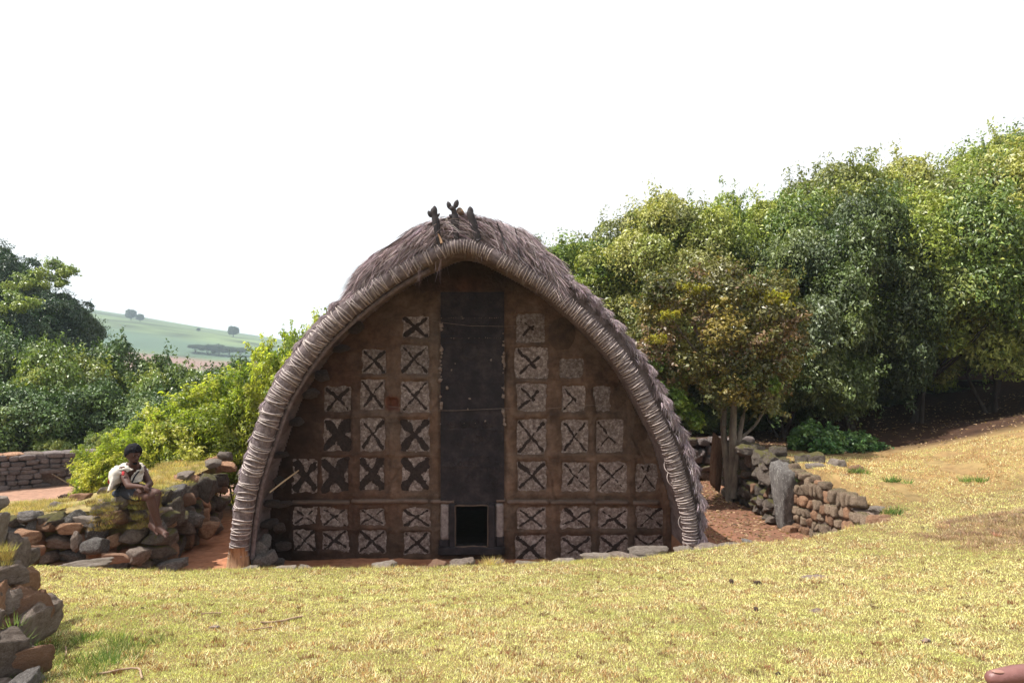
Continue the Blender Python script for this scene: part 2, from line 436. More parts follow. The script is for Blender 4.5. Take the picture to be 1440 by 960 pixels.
ST_C = [stone_mesh('stone', 3, 400 + i, .95, .03) for i in range(7)]
# three-per-mesh shared materials are set on the object slot
for me in ST_S + ST_B + ST_N + ST_C: me.materials.append(M['stone_brown'])

def stone(loc, half, rot=(0, 0, 0), mat='stone_brown', kind=None, parent=None, name='stone', **kw):
    me = random.choice(kind or ST_S)
    if not me.materials: me.materials.append(M['stone_brown'])
    o = bpy.data.objects.new(name, me); COL.objects.link(o)
    if parent is not None:
        o.parent = parent; loc = [a - b for a, b in zip(loc, parent.location)]
    o.location = loc; o.scale = half
    e = Euler(rot); flip = Matrix.Rotation(random.choice((0, PI)), 4, 'Z')
    o.rotation_euler = (e.to_matrix().to_4x4() @ flip).to_euler()
    slot(o, M[mat])
    for k, v in kw.items(): o[k] = v
    return o

def lay_wall(par, p0, p1, base0, base1, top0, top1, ch, wmin, wmax, depth, mats, normal_side, kinds=None, jit=.12, proud=.05, skip=None):
    """dry stone face from p0 to p1; stones laid in rough courses"""
    p0 = np.array(p0, float); p1 = np.array(p1, float); L = np.linalg.norm(p1 - p0); u = (p1 - p0) / L
    nrm = np.array([u[1], -u[0]]) * normal_side; ang = math.atan2(u[1], u[0])
    row, z, cnt = 0, 0.0, 0
    hmax = max(top0 - base0, top1 - base1)
    while z < hmax:
        h = ch * random.uniform(.75, 1.3); s = -random.uniform(0, wmax * .6)
        while s < L:
            w = random.uniform(wmin, wmax); sc = s + w / 2; t = min(max(sc / L, 0), 1)
            b = base0 + (base1 - base0) * t; tp = top0 + (top1 - top0) * t
            zz = b + z * (1 + jit * (random.random() - .5)); hh = h * random.uniform(.85, 1.12)
            if zz + hh * .55 < tp and not (skip and skip(sc, zz + hh / 2)):
                c = p0 + u * sc + nrm * random.uniform(-proud, proud)
                stone((c[0], c[1], zz + hh / 2), (w * .53, depth / 2 * random.uniform(.85, 1.15), hh * .54),
                      (random.gauss(0, jit * .4), random.gauss(0, jit * .7), ang + random.gauss(0, jit * .5)),
                      random.choice(mats), kinds, par); cnt += 1
            s += w * .97
        z += h * .95; row += 1
    return cnt

def box_grid(x0, x1, y0, y1, ztop, zbot, n, rough, seed):
    """a lumpy block, used for the earth inside a wall"""
    u = np.linspace(0, 1, n); U, Vv = np.meshgrid(u, u, indexing='ij')
    return U, Vv

def core_block(name, corners, zb, zt, mat, par, seed=0, rough=.05, n=14):
    """earth and rubble inside a wall: four plan corners, bottom and a lumpy top"""
    c = np.array(corners, float); u = np.linspace(0, 1, n)
    U, Vv = np.meshgrid(u, u, indexing='ij'); U = U[..., None]; Vv = Vv[..., None]
    XY = (1 - U) * (1 - Vv) * c[0] + U * (1 - Vv) * c[1] + U * Vv * c[2] + (1 - U) * Vv * c[3]
    zt = np.asarray(zt, float) * np.ones(4)
    Z = ((1 - U) * (1 - Vv) * zt[0] + U * (1 - Vv) * zt[1] + U * Vv * zt[2] + (1 - U) * Vv * zt[3])[..., 0]
    Z = Z + rough * 2 * (fbm(XY[..., 0] * 3, XY[..., 1] * 3, 0, seed) - .5)
    top = np.concatenate([XY, Z[..., None]], -1).reshape(-1, 3)
    ring = [i * n for i in range(n)] + [(n - 1) * n + j for j in range(1, n)] + [i * n + n - 1 for i in range(n - 2, -1, -1)] + [j for j in range(n - 2, 0, -1)]
    bot = top[ring].copy(); bot[:, 2] = zb
    V = np.concatenate([top, bot]); k = len(ring)
    side = [[ring[i], ring[(i + 1) % k], n * n + (i + 1) % k, n * n + i] for i in range(k)]
    F = np.concatenate([grid_faces(n, n), np.array(side)])
    return obj(name, mesh_np(name, V - np.array(par.location), F, smooth=False), mat, par), (XY, Z)

# ------------------------------------------------------------------ blades
def blades(pts, direc, length, width, tint, bend=None, seg=1):
    """thin triangles (seg=1) or bent ribbons (seg=2) as one array"""
    n = len(pts); d = direc / (np.linalg.norm(direc, axis=1)[:, None] + 1e-9)
    side = np.cross(d, R.normal(size=(n, 3))); side /= np.linalg.norm(side, axis=1)[:, None] + 1e-9
    w = (np.ones(n) * width)[:, None]; L = (np.ones(n) * length)[:, None]
    if seg == 1:
        V = np.stack([pts - side * w / 2, pts + side * w / 2, pts + d * L], 1).reshape(-1, 3)
        return V, np.arange(3 * n).reshape(n, 3), tint
    if bend is None: bend = np.zeros((n, 3))
    mid = pts + d * L * .5 + bend * .25; tip = pts + d * L + bend
    V = np.stack([pts - side * w / 2, pts + side * w / 2, mid + side * w / 2, mid - side * w / 2,
                  tip + side * w * .18, tip - side * w * .18], 1).reshape(-1, 3)
    b = np.arange(n)[:, None] * 6
    F = np.concatenate([b + np.array([0, 1, 2, 3]), b + np.array([3, 2, 4, 5])])
    return V, F, np.concatenate([tint, tint])

# lawn
def lawn_blades():
    N = 860000
    Y = 3.25 * np.exp(R.random(N) * math.log(13.0 / 3.25))
    X = (R.random(N) * 2 - 1) * (.74 * Y + 1.3)
    k = (yard_w(X, Y) < .5) & (~((Y > 12.6) & (X > 3)))
    k &= ~((X < -4.0) & (Y > 8.1))
    # thinner, patchier on the bank to the right
    bank = (X > 4.4) & (Y > edge_y(X) + .3)
    k &= ~(bank & (fbm(X * 2.2, Y * 2.2, 0, 31) < .36))
    X, Y = X[k], Y[k]; bank = bank[k]; n = len(X)
    Z = H(X, Y)
    f1 = fbm(X * 1.0, Y * 1.0, 0, 41); f2 = fbm(X * 6, Y * 6, 0, 42); f3 = R.random(n)
    green = np.array([.40, .45, .12]); yel = np.array([.73, .70, .31]); straw = np.array([.92, .84, .58]); brn = np.array([.42, .24, .11])
    g = np.clip((f1 - .40) * 2.6 + (f3 - .5) * .9 - (X * .04), 0, 1) * .6
    leftlow = ss(-1.0, -2.6, X + .8 * (f1 - .5)) * ss(6.6, 4.8, Y); g = np.clip(g + .45 * leftlow, 0, 1)  # greener lower left, painted in place of the near wall's shade
    t = yel[None] * (1 - g[:, None]) + green[None] * g[:, None]
    s = np.clip((f2 - .48) * 4 + (R.random(n) - .45), 0, 1)[:, None] * .75
    t = t * (1 - s) + straw * s
    b = ((f2 > .60) & (R.random(n) < .45)) | (R.random(n) < .05) | (bank & (R.random(n) < .22 + .5 * (fbm(X * 3, Y * 3, 0, 46) > .54)))
    hay = np.hypot((X - 5.75) / 1.35, (Y - 7.75) / .95) + 1.3 * (fbm(X * 2.5, Y * 2.5, 0, 44) - .5) + .3 * R.random(n) < .95
    b |= hay & (R.random(n) < .8)
    t[hay & b] = np.array([.40, .27, .18]); bb = b & ~hay; t[bb] = brn * (.7 + .7 * R.random((bb.sum(), 1)))
    t *= (.36 + 1.08 * R.random((n, 1)))
    sc = .7 + .12 * Y
    tilt = R.random(n) * 1.0 + .25; az = R.random(n) * 2 * PI
    d = np.stack([np.sin(tilt) * np.cos(az), np.sin(tilt) * np.sin(az), np.cos(tilt)], 1)
    L = (.010 + .019 * R.random(n)) * (1 + .5 * (f2 > .6)) * (.75 + .05 * Y)
    V, F, t = blades(np.stack([X, Y, Z - .004], 1), d, L, (.0028 + .002 * R.random(n)) * sc, t)
    obj('lawn_grass', mesh_np('lawn_grass', V, F, False, t), M['grass'], kind='stuff',
        label='short sunlit yellow green lawn grass in front of the hut', category='grass')
lawn_blades()

def scatter_tufts(name, spots, label, per=60, h=.09, col=(.2, .3, .06), spread=.08, parent=None, width=.005, cat='grass'):
    P_, D_, L_, T_ = [], [], [], []
    for (x, y, z) in spots:
        k = per; a = R.random(k) * 2 * PI; r = spread * np.sqrt(R.random(k))
        P_.append(np.stack([x + r * np.cos(a), y + r * np.sin(a), np.full(k, z)], 1))
        D_.append(np.stack([np.cos(a) * r / spread * .8, np.sin(a) * r / spread * .8, np.ones(k)], 1) + R.normal(0, .25, (k, 3)))
        L_.append(h * (.5 + .7 * R.random(k))); T_.append(np.array(col) * (.5 + .75 * R.random()) * (1 + R.normal(0, .08, 3)) * (.6 + .8 * R.random((k, 1))))
    V, F, t = blades(np.concatenate(P_), np.concatenate(D_), np.concatenate(L_), width, np.concatenate(T_))
    if parent is not None: V = V - np.array(parent.location)
    o = obj(name, mesh_np(name, V, F, False, t), M['grass'], parent)
    if parent is None: o['label'] = label; o['category'] = cat
    o['kind'] = 'stuff'
    return o

# ================================================================== THE HUT
RY = 9.0                                            # plane of the front rim
RIM = [(334, 800), (340, 739), (351, 676), (371, 614), (388, 567), (415, 520), (447, 477), (500, 427), (555, 387), (597, 364),
       (650, 345), (672, 349), (698, 362), (757, 395), (803, 432), (846, 473), (878, 512), (916, 579), (938, 623), (958, 686), (968, 723), (972, 775)]
rim = smoothpath([(P(a, b, RY)[0], P(a, b, RY)[2]) for a, b in RIM], 400)
rim_s = np.r_[0, np.cumsum(np.linalg.norm(np.diff(rim, axis=0), axis=1))]; RL = rim_s[-1]
rt = np.gradient(rim, axis=0); rt /= np.linalg.norm(rt, axis=1)[:, None]
rn = np.stack([-rt[:, 1], rt[:, 0]], 1)             # outward normal
S_TOP = rim_s[np.argmax(rim[:, 1])]
def at_s(s):
    return (np.array([np.interp(s, rim_s, rim[:, i]) for i in (0, 1)]), np.array([np.interp(s, rim_s, rt[:, i]) for i in (0, 1)]),
            np.array([np.interp(s, rim_s, rn[:, i]) for i in (0, 1)]))
def rim_r(s): return np.interp(s, [0, .25 * RL, .42 * RL, .5 * RL, .75 * RL, RL], [.112, .126, .102, .088, .096, .095])

hut = empty('thatched_hut', (-.5, 9.4, 0), 'large barrel vaulted thatched hut with patterned brown mud gable and cane bound arch', 'hut')
HL = np.array(hut.location)

# rim core
core = np.stack([rim[::3, 0], np.full(len(rim[::3]), RY), rim[::3, 1]], 1)
V, F = tube(core, rim_r(rim_s[::3]), 14, .08, 3)
obj('rim_bundle', mesh_clean('rim_bundle', V - HL, F), M['core'], hut)
# cane rings
def ring_mesh(seed, seg=22, ms=4):
    r = np.random.default_rng(seed); th = np.linspace(0, 2 * PI, seg, endpoint=False); ph = np.linspace(0, 2 * PI, ms, endpoint=False)
    rr = 1.02 + .05 * np.sin(th * 2 + r.random() * 6) + .02 * r.normal(size=seg); off = .06 * np.sin(th + r.random() * 6) + .05 * np.sin(2 * th + r.random() * 6)
    m = .06
    V = np.stack([(rr[:, None] + m * np.cos(ph)) * np.cos(th)[:, None], (rr[:, None] + m * np.cos(ph)) * np.sin(th)[:, None],
                  off[:, None] + m * 1.2 * np.sin(ph)], -1).reshape(-1, 3)
    return mesh_np('binding_ring', V, grid_faces(seg, ms, True, True))
RM = [ring_mesh(i) for i in range(7)]
for me in RM: me.materials.append(M['ring'])
ss_list = []
s = .12
while s < S_TOP - .35:
    for k in range(random.choice((3, 4, 4, 5))): ss_list.append(s + k * .027 + random.gauss(0, .003))
    s += .158 + random.uniform(-.015, .015)
s = S_TOP - .32
while s < RL - .06:
    if not (S_TOP + .42 < s < S_TOP + .52): ss_list.append(s)
    s += .0345 + random.gauss(0, .003)
for s in ss_list[:299]:
    c, t, n_ = at_s(s); r = rim_r(s)
    o = bpy.data.objects.new('binding_ring', random.choice(RM)); COL.objects.link(o); o.parent = hut
    o.location = Vector((c[0], RY, c[1])) - hut.location
    g_ = .10 if s < S_TOP else .045; d = Vector((t[0] + random.gauss(0, g_), random.gauss(0, g_), t[1] + random.gauss(0, g_)))
    o.rotation_euler = (d.to_track_quat('Z', 'Y').to_matrix() @ Matrix.Rotation(random.random() * 6.28, 3, 'Z')).to_euler()
    q = random.uniform(.98, 1.05); o.scale = (r * q, r * q, r * random.uniform(.85, 1.2))
# loose hoops hanging from the inner side on the right
for (px, py, rr_) in ((927, 612, 9), (938, 655, 12), (943, 672, 13), (958, 735, 12)):
    c = P(px + 8, py, RY - .02); th = np.linspace(0, 2 * PI, 25)
    r0 = rr_ * .009
    pth = np.stack([c[0] + r0 * np.cos(th), np.full(25, c[1]) + .06 * np.sin(th), c[2] + r0 * .9 * np.sin(th)], 1)
    V, F = tube(pth, .004, 5, cap=False); obj('loose_hoop', mesh_np('loose_hoop', V - HL, F), M['ring'], hut)

# thatch shell, stepped in courses
ns = 260; sq = np.linspace(0, RL, ns)
def shell_off(s):
    base = np.interp(s, [0, .12 * RL, .35 * RL, .45 * RL, .5 * RL, .56 * RL, .66 * RL, .8 * RL, .93 * RL, RL], [.11, .14, .15, .19, .26, .27, .23, .22, .19, .14])
    fr = ((np.abs(s - S_TOP)) / .215) % 1
    return base + .035 * fr
yy = np.concatenate([np.linspace(9.06, 10.4, 10), np.linspace(10.8, 14.3, 9)])
def shell_pts(off_add, ys, wob=.03):
    out = np.empty((ns, len(ys), 3))
    for i, s in enumerate(sq):
        c, t, n_ = at_s(s); n_ = n_ / np.linalg.norm(n_)
        o = shell_off(s) + off_add if off_add > -.5 else -.03
        for j, y in enumerate(ys):
            w = wob * 2 * (fbm(s * 3.1, y * 2.2, 0, 61) - .5)
            sag = -.12 * ((y - 9) / 5.3)
            out[i, j] = (c[0] * (1 + 0 * sag) + n_[0] * (o + w), y, max(c[1] + n_[1] * (o + w) + sag * (c[1] > 1), -.05))
    return out
outer = shell_pts(0, yy); inner = shell_pts(-1, yy, 0)
Vo = outer.reshape(-1, 3); Vi = inner.reshape(-1, 3); ny = len(yy)
F = [grid_faces(ns, ny), grid_faces(ns, ny)[:, ::-1] + len(Vo)]
a = np.arange(ns - 1)
F.append(np.stack([a * ny, a * ny + len(Vo), (a + 1) * ny + len(Vo), (a + 1) * ny], 1))
V = np.concatenate([Vo, Vi])
obj('roof', mesh_np('roof', V - HL, np.concatenate(F)), M['thatch'], hut)
# back gable
bk = inner[:, -2]; c0 = bk.mean(0); V = np.concatenate([bk, [c0]]); k = len(bk)
obj('rear_wall', mesh_clean('rear_wall', V - HL, [[i, (i + 1) % k, k] for i in range(k)], False), M['mud'], hut)

# thatch tufts in courses over the front of the roof
def straw_tint(n, lo=.55, hi=1.25, base=(.36, .305, .305)):
    return np.array(base) * (lo + (hi - lo) * R.random((n, 1))) * (1 + R.normal(0, .05, (n, 3)))
def tuft_mesh(seed, n=1150, L=.09, w=.30):
    r = np.random.default_rng(seed)
    # bristles standing on a lump that is thick at its lower end
    u = r.random(n) ** .7; y = (r.random(n) - .5) * w; prof = np.sqrt(np.clip(1 - (2 * y / w) ** 2, 0, 1))
    x0 = -.16 + .24 * u * (.75 + .25 * prof); z0 = prof * (-.015 + .085 * np.sin(np.clip(u, 0, 1) * 1.9)) + r.normal(0, .008, n)
    end = u > .8; z0[end] -= .07 * r.random(end.sum())
    pts = np.stack([x0, y, z0], 1)
    d = np.stack([np.ones(n), y * 2.2 + r.normal(0, .25, n), .10 + r.normal(0, .22, n)], 1)
    V, F, t = blades(pts, d, L * (.5 + .7 * r.random(n)), .0048, straw_tint(n), bend=np.c_[np.zeros(n), np.zeros(n), -.04 * r.random(n)], seg=2)
    return mesh_np('thatch_tuft', V, F, False, t)
TM = [tuft_mesh(i) for i in range(6)]
for me in TM: me.materials.append(M['straw'])
cnt = 0
for side in (-1, 1):
    s = S_TOP + side * .9
    while 0.1 < s < RL - .08:
        c, t, n_ = at_s(s); flow = t * side; n_ = n_ / np.linalg.norm(n_)
        rows_ = (9.10, 9.34, 9.58, 9.86, 10.15) if side > 0 else (9.12, 9.36, 9.62, 9.9)
        for y in rows_:
            o = bpy.data.objects.new('thatch_tuft', random.choice(TM)); COL.objects.link(o); o.parent = hut
            off = shell_off(s) - .02 + random.uniform(-.015, .02) - (.015 if side < 0 else 0)
            o.location = Vector((c[0] + n_[0] * off, y + random.uniform(-.04, .04), c[1] + n_[1] * off)) - hut.location
            X = Vector((flow[0], -.10, flow[1])).normalized(); Zv = Vector((n_[0], -.0, n_[1])); Yv = Zv.cross(X).normalized(); Zv = X.cross(Yv)
            o.rotation_euler = (Matrix((X, Yv, Zv)).transposed() @ Matrix.Rotation(random.gauss(0, .14), 3, 'Z')).to_euler()
            g = random.uniform(.85, 1.15) * (1.0 if side > 0 else .75); o.scale = (g, g, g * random.uniform(.9, 1.25)); cnt += 1
        s += side * .215
# ridge cap of loose straw
def ridge_cap():
    n = 38000
    s = S_TOP + R.uniform(-1.5, 1.30, n); C = np.stack([np.interp(s, rim_s, rim[:, i]) for i in (0, 1)], 1)
    Nn = np.stack([np.interp(s, rim_s, rn[:, i]) for i in (0, 1)], 1); Tt = np.stack([np.interp(s, rim_s, rt[:, i]) for i in (0, 1)], 1)
    sd = np.sign(s - S_TOP + .15 + R.normal(0, .08, n)); rel = (s - S_TOP)
    thick = np.interp(rel, [-1.5, -1.25, -.9, -.4, 0, .5, .9, 1.15, 1.3], [.03, .20, .30, .33, .30, .34, .31, .18, .04])
    lump = .22 * (fbm(s * 4.5, np.zeros(n), 0, 71) - .5)
    off = .13 + (thick + lump) * (R.random(n) ** .5); y = R.uniform(8.98, 11.2, n); y = np.where(R.random(n) < .55, R.uniform(8.95, 9.5, n), y)
    off = off - .12 * ss(9.1, 8.9, y)
    pts = np.stack([C[:, 0] + Nn[:, 0] * off, y, C[:, 1] + Nn[:, 1] * off], 1)
    sway = fbm(s * 4, y * 4, 0, 72) - .5
    d = np.stack([Tt[:, 0] * sd, -.35 + sway * 1.6 + R.normal(0, .35, n) * .6, Tt[:, 1] * sd - .15], 1) + R.normal(0, .2, (n, 3))
    V, F, t = blades(pts, d, (.08 + .18 * R.random(n)), .0055, straw_tint(n, .35, 1.35, (.40, .335, .325)), bend=np.c_[R.normal(0, .03, (n, 2)), -.05 - .06 * R.random(n)], seg=2)
    obj('ridge_straw', mesh_np('ridge_straw', V - HL, F, False, t), M['straw'], hut, kind='stuff')
    # the packed mass beneath
    q = np.linspace(S_TOP - 1.45, S_TOP + 1.25, 60); ys = np.linspace(9.0, 11.2, 12); V = []
    for s in q:
        c, t, n_ = at_s(s); th = np.interp(s - S_TOP, [-1.45, -1.2, -.9, -.4, 0, .5, .9, 1.1, 1.25], [.03, .17, .26, .29, .26, .29, .27, .14, .03])
        for y in ys: V.append((c[0] + n_[0] * (.1 + th + .05 * (fbm(s * 4, y * 4, 0, 73) - .5)) , y, c[1] + n_[1] * (.1 + th)))
        V.append((c[0], 9.0, c[1]))
    obj('ridge_cap', mesh_np('ridge_cap', np.array(V) - HL, np.concatenate([grid_faces(60, 13)[np.arange(59 * 12) % 12 < 11], np.array([[i * 13 + 12, i * 13, (i + 1) * 13, (i + 1) * 13 + 12] for i in range(59)])])), M['thatch'], hut)
ridge_cap()
# fringe of straws hanging beneath the crown of the arch
n = 46; pxs = np.r_[R.uniform(584, 600, 10), R.uniform(612, 626, 9), R.uniform(560, 760, 27)]
pts = []
for p in pxs:
    x = (p - 720) / 1000 * RY; k = np.argmin(np.abs(rim[:, 0] - x)); pts.append((x, RY + R.uniform(-.08, .1), rim[k, 1] - .08))
V, F, t = blades(np.array(pts), np.c_[R.normal(0, .12, (n, 2)), -np.ones(n)], np.r_[.12 + .2 * R.random(19), .06 + .05 * R.random(27)], .005, straw_tint(n), bend=R.normal(0, .02, (n, 3)), seg=2)
obj('hanging_straw', mesh_np('hanging_straw', V - HL, F, False, t), M['straw'], hut, kind='stuff')
# a secondary dark purlin line inside the left rim
in_ = np.stack([rim[4:190:6, 0] - rn[4:190:6, 0] * .13, np.full(len(rim[4:190:6]), RY + .12), rim[4:190:6, 1] - rn[4:190:6, 1] * .13], 1)
V, F = tube(in_, .035, 7, .15, 9); obj('inner_hoop', mesh_clean('inner_hoop', V - HL, F), M['core'], hut)

# finials, carved charred wood
def finial(path_px, Y, widths, seed):
    pth = np.array([P(a, b, Y) for a, b in path_px]); w = np.array(widths) / 1000 * Y / 2
    pp = smoothpath(np.c_[pth, w], 22); V, F = tube(pp[:, :3], np.clip(pp[:, 3], .006, 1), 9, .12, seed)
    m_ = pp[:, 1].mean(); V[:, 1] = m_ + (V[:, 1] - m_) * .6
    return obj('finial', mesh_clean('finial', V - HL, F), M['darkwood'], hut)
f = finial([(619, 346), (615, 325), (613, 312), (611, 302), (610, 296), (611, 290)], 8.93, [6, 9, 11, 9, 10, 1], 1)
def lobe(par, px, py, Y, rx, rz, rot, mat='darkwood', nm='carved_lobe'):
    D, F_ = ICO[2]; V = D * np.array([rx, rx * .5, rz]) * (1 - .35 * np.clip(D[:, 2:3], 0, 1) ** 2 * np.array([1, 1, 0]))
    c, s_ = math.cos(rot), math.sin(rot); V = V @ np.array([[c, 0, -s_], [0, 1, 0], [s_, 0, c]])
    V = V + np.array(P(px, py, Y)) - HL
    return obj(nm, mesh_np(nm, V, F_), M[mat], par)
lobe(f, 611, 296, 8.93, .038, .062, 0); lobe(f, 604.5, 301, 8.93, .03, .05, -.5); lobe(f, 616, 303, 8.92, .018, .035, .7)
f = finial([(643, 340), (641, 322), (640, 310), (639, 300), (637, 292)], 8.95, [7, 9, 12, 8, 7], 2)
lobe(f, 631.5, 289, 8.95, .032, .055, -.35); lobe(f, 641.5, 287, 8.95, .035, .06, .3); lobe(f, 636, 293, 8.94, .04, .035, 0); lobe(f, 634, 304, 8.94, .02, .03, -1.0)
lobe(f, 646, 297, 8.96, .03, .03, 0, 'clod', 'cut_end')
f = finial([(673, 338), (669, 325), (664, 308), (661, 299), (660, 291)], 8.93, [9, 10, 11, 10, 1], 3)
lobe(f, 661.5, 297, 8.93, .042, .062, -.1)
V, F = tube([P(646, 296, 8.98), P(652, 305, 9.2), P(664, 318, 9.5)], [.04, .04, .035], 9, .1, 4)
obj('ridge_pole', mesh_clean('ridge_pole', V - HL, F), M['post'], hut)
for a, b, c, d in ((699, 314, 712, 352), (725, 322, 730, 366), (614, 325, 621, 342)):
    V, F = tube([P(a, b, 8.93), P((a + c) / 2 + 1, (b + d) / 2, 8.9), P(c, d, 8.9)], [.007, .013, .017], 6, .2, a)
    obj('thatch_peg', mesh_clean('thatch_peg', V - HL, F), M['darkwood'] if a != 614 else M['post'], hut)

# foot of the rim: bare post end on the left, packed straw on the right
V, F = tube([P(335, 768, 8.97), P(335, 785, 8.97), P(335, 806, 8.97)], [.105, .125, .15], 12, .25, 5)
obj('post', mesh_clean('post', V - HL, F), M['post'], hut)

# ---- the gable wall
WY = 9.95
def wp(px, py): p = P(px, py, WY); return p[0], p[2]
PANELS = []      # x0,x1,y0,y1, cross thickness, strength style
def pan(x0, x1, y0, y1, th, arms=(1, 1, 1, 1), rot=0.0, sk=0.0): PANELS.append((x0, x1, y0, y1, th, arms, rot, sk))
pan(412, 444, 745, 775, .15); pan(452, 489, 745, 773, .17, rot=.1); pan(505, 542, 745, 776, .19); pan(568, 605, 747, 779, .13)
pan(413, 444, 715, 737, .11); pan(452, 489, 715, 740, .10); pan(505, 541, 715, 738, .09); pan(566, 605, 715, 740, .12)
pan(413, 445, 648, 691, .40); pan(453, 491, 643, 691, .60); pan(505, 540, 644, 689, .46); pan(565, 603, 644, 689, .52)
pan(456, 493, 589, 633, .60); pan(507, 541, 588, 633, .24); pan(563, 603, 589, 634, .36)
pan(457, 493, 544, 578, .17); pan(507, 541, 533, 576, .17); pan(563, 603, 535, 580, .12, rot=.05)
pan(510, 542, 492, 525, .20); pan(563, 603, 485, 526, .12); pan(566, 603, 446, 474, .26)
pan(724, 768, 752, 790, .17); pan(788, 832, 753, 788, .11, (1, 1, .6, .6)); pan(843, 884, 752, 787, .14); pan(891, 933, 752, 784, .12)
pan(727, 767, 713, 744, .11); pan(790, 830, 714, 742, .14, rot=-.12); pan(842, 882, 715, 743, .12); pan(896, 932, 713, 742, .12)
pan(727, 768, 648, 689, .16); pan(790, 830, 649, 690, .10); pan(840, 881, 649, 690, .08); pan(894, 923, 652, 690, .09, sk=.5)
pan(726, 768, 589, 640, .13); pan(790, 827, 590, 637, .13); pan(837, 876, 590, 636, .09, (1, 0, 1, .5))
pan(726, 768, 539, 579, .15, (1, .6, 1, .2)); pan(790, 823, 543, 579, .10, (1, 0, 1, .2)); pan(834, 859, 543, 578, .0)
pan(725, 770, 489, 532, .14, (1, .5, .8, .3)); pan(787, 821, 504, 532, .0); pan(726, 766, 441, 481, .10, (.5, .3, .6, .2))

def wobble_box(x, z, b, seed, r=.02, w=.022):
    """signed distance to a hand made rectangle (negative inside)"""
    x0, x1, z0, z1 = b; cx, cz, hx_, hz_ = (x0 + x1) / 2, (z0 + z1) / 2, (x1 - x0) / 2 - r, (z1 - z0) / 2 - r
    qx = np.abs(x - cx) - hx_; qz = np.abs(z - cz) - hz_
    d = np.hypot(np.maximum(qx, 0), np.maximum(qz, 0)) + np.minimum(np.maximum(qx, qz), 0) - r
    return d + 1.9 * w * (fbm(x * 14, z * 14, 0, seed, 3) - .5)
WB = []
for i, (x0, x1, y0, y1, *_r) in enumerate(PANELS):
    a0, b0 = wp(x0, y1); a1, b1 = wp(x1, y0); WB.append((a0, a1, b0, b1))
dx0, dz0 = wp(641, 767); dx1, dz1 = wp(686, 709)          # doorway
sx0, sz0 = wp(620, 706); sx1, sz1 = wp(709, 411)          # carved slab
nx0, nz0 = wp(545, 575); nx1, nz1 = wp(559, 559)          # little niche
gxw = np.arange(-4.0, 3.0, .0175); gzw = np.arange(-.25, 4.3, .0175)
WX, WZ = np.meshgrid(gxw, gzw, indexing='ij')
dep = -.07 * (fbm(WX * 1.5, WZ * 1.5, 0, 81) - .5) - .035 * (fbm(WX * 7, WZ * 7, 0, 82, 4) - .5)
tw = np.ones(WX.shape + (3,))
for i, b in enumerate(WB):
    near = (WX > b[0] - .2) & (WX < b[1] + .2) & (WZ > b[2] - .2) & (WZ < b[3] + .2)
    d = wobble_box(WX[near], WZ[near], b, 500 + i)
    dep[near] += .045 * ss(.012, -.02, d) - .010 * np.exp(-((d - .035) / .03)**2)
# upright and level strips of mud, standing slightly proud
for px in (500, 553, 612, 717, 779, 834, 888, 940):
    x = wp(px, 500)[0]; top = wp(0, 470 if px in (553, 612, 717) else 560)[1]
    m_ = np.exp(-((WX - x + .03 * (fbm(WZ * 2, WX * 0, 0, px) - .5)) / .055)**6) * (WZ < top)
    dep -= .022 * m_
for py in (583, 640, 745, 530, 696):
    z = wp(0, py)[1]; m_ = np.exp(-((WZ - z) / .03)**4) * (WX > wp(450, 0)[0]) * (WX < wp(880 + (py > 600) * 50, 0)[0]); dep -= .012 * m_
# cracks
for k, (cx, cy, ln) in enumerate(((862, 560, 40), (780, 690, 60), (835, 600, 50), (545, 700, 60), (870, 500, 40), (720, 470, 60), (905, 640, 50), (690, 720, 30), (600, 600, 50))):
    x, z = wp(cx, cy); th = R.uniform(-.6, .6)
    u = (WX - x) * math.cos(th) + (WZ - z) * math.sin(th); v = -(WX - x) * math.sin(th) + (WZ - z) * math.cos(th)
    dd = np.abs(u + .16 * (fbm(v * 4, u * 0, 0, 90 + k) - .5) + .03 * (fbm(v * 20, u * 0, 0, 95 + k) - .5))
    dep += .03 * ss(.022, .0, dd) * ss(ln * .01, ln * .006, np.abs(v))
nd = wobble_box(WX, WZ, (nx0, nx1, nz0, nz1), 700); dep += .09 * ss(.01, -.02, nd)
red = ss(.05, -.01, nd)[..., None]; tw = tw * (1 - red * .6) + np.array([1.3, .5, .35]) * red * .6
rr_ = ss(.45, .1, np.hypot((WX - wp(640, 400)[0]) / 1.4, (WZ - wp(640, 402)[1]) * 2))[..., None] * fbm(WX * 3, WZ * 3, 0, 83)[..., None]
tw = tw * (1 - rr_ * .5) + np.array([1.5, .5, .4]) * rr_ * .5
shade_dirt = (ss(3.35, 3.85, WZ) * .7 + .3 * ss(.45, .1, WZ))[..., None]; tw = tw * (1 - shade_dirt)      # shade painted in below the ridge and splashed dirt at the foot
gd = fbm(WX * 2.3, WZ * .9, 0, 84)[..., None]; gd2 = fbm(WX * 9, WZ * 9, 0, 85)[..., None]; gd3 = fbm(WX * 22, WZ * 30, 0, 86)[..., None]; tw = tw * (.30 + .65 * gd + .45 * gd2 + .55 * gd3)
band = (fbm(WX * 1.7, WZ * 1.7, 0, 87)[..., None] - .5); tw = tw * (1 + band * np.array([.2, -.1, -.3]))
left = ss(-1.2, -2.6, WX)[..., None]; tw = tw * (1 - left * np.array([.30, .38, .38])); edge_ = ss(-2.35, -3.05, WX + .25 * (fbm(WX * 3, WZ * 3, 0, 88) - .5))[..., None]; tw = tw * (1 - .5 * edge_)  # left side and edge darkened: arch shade painted into the mud colour
from_prof = inner[:, 4]
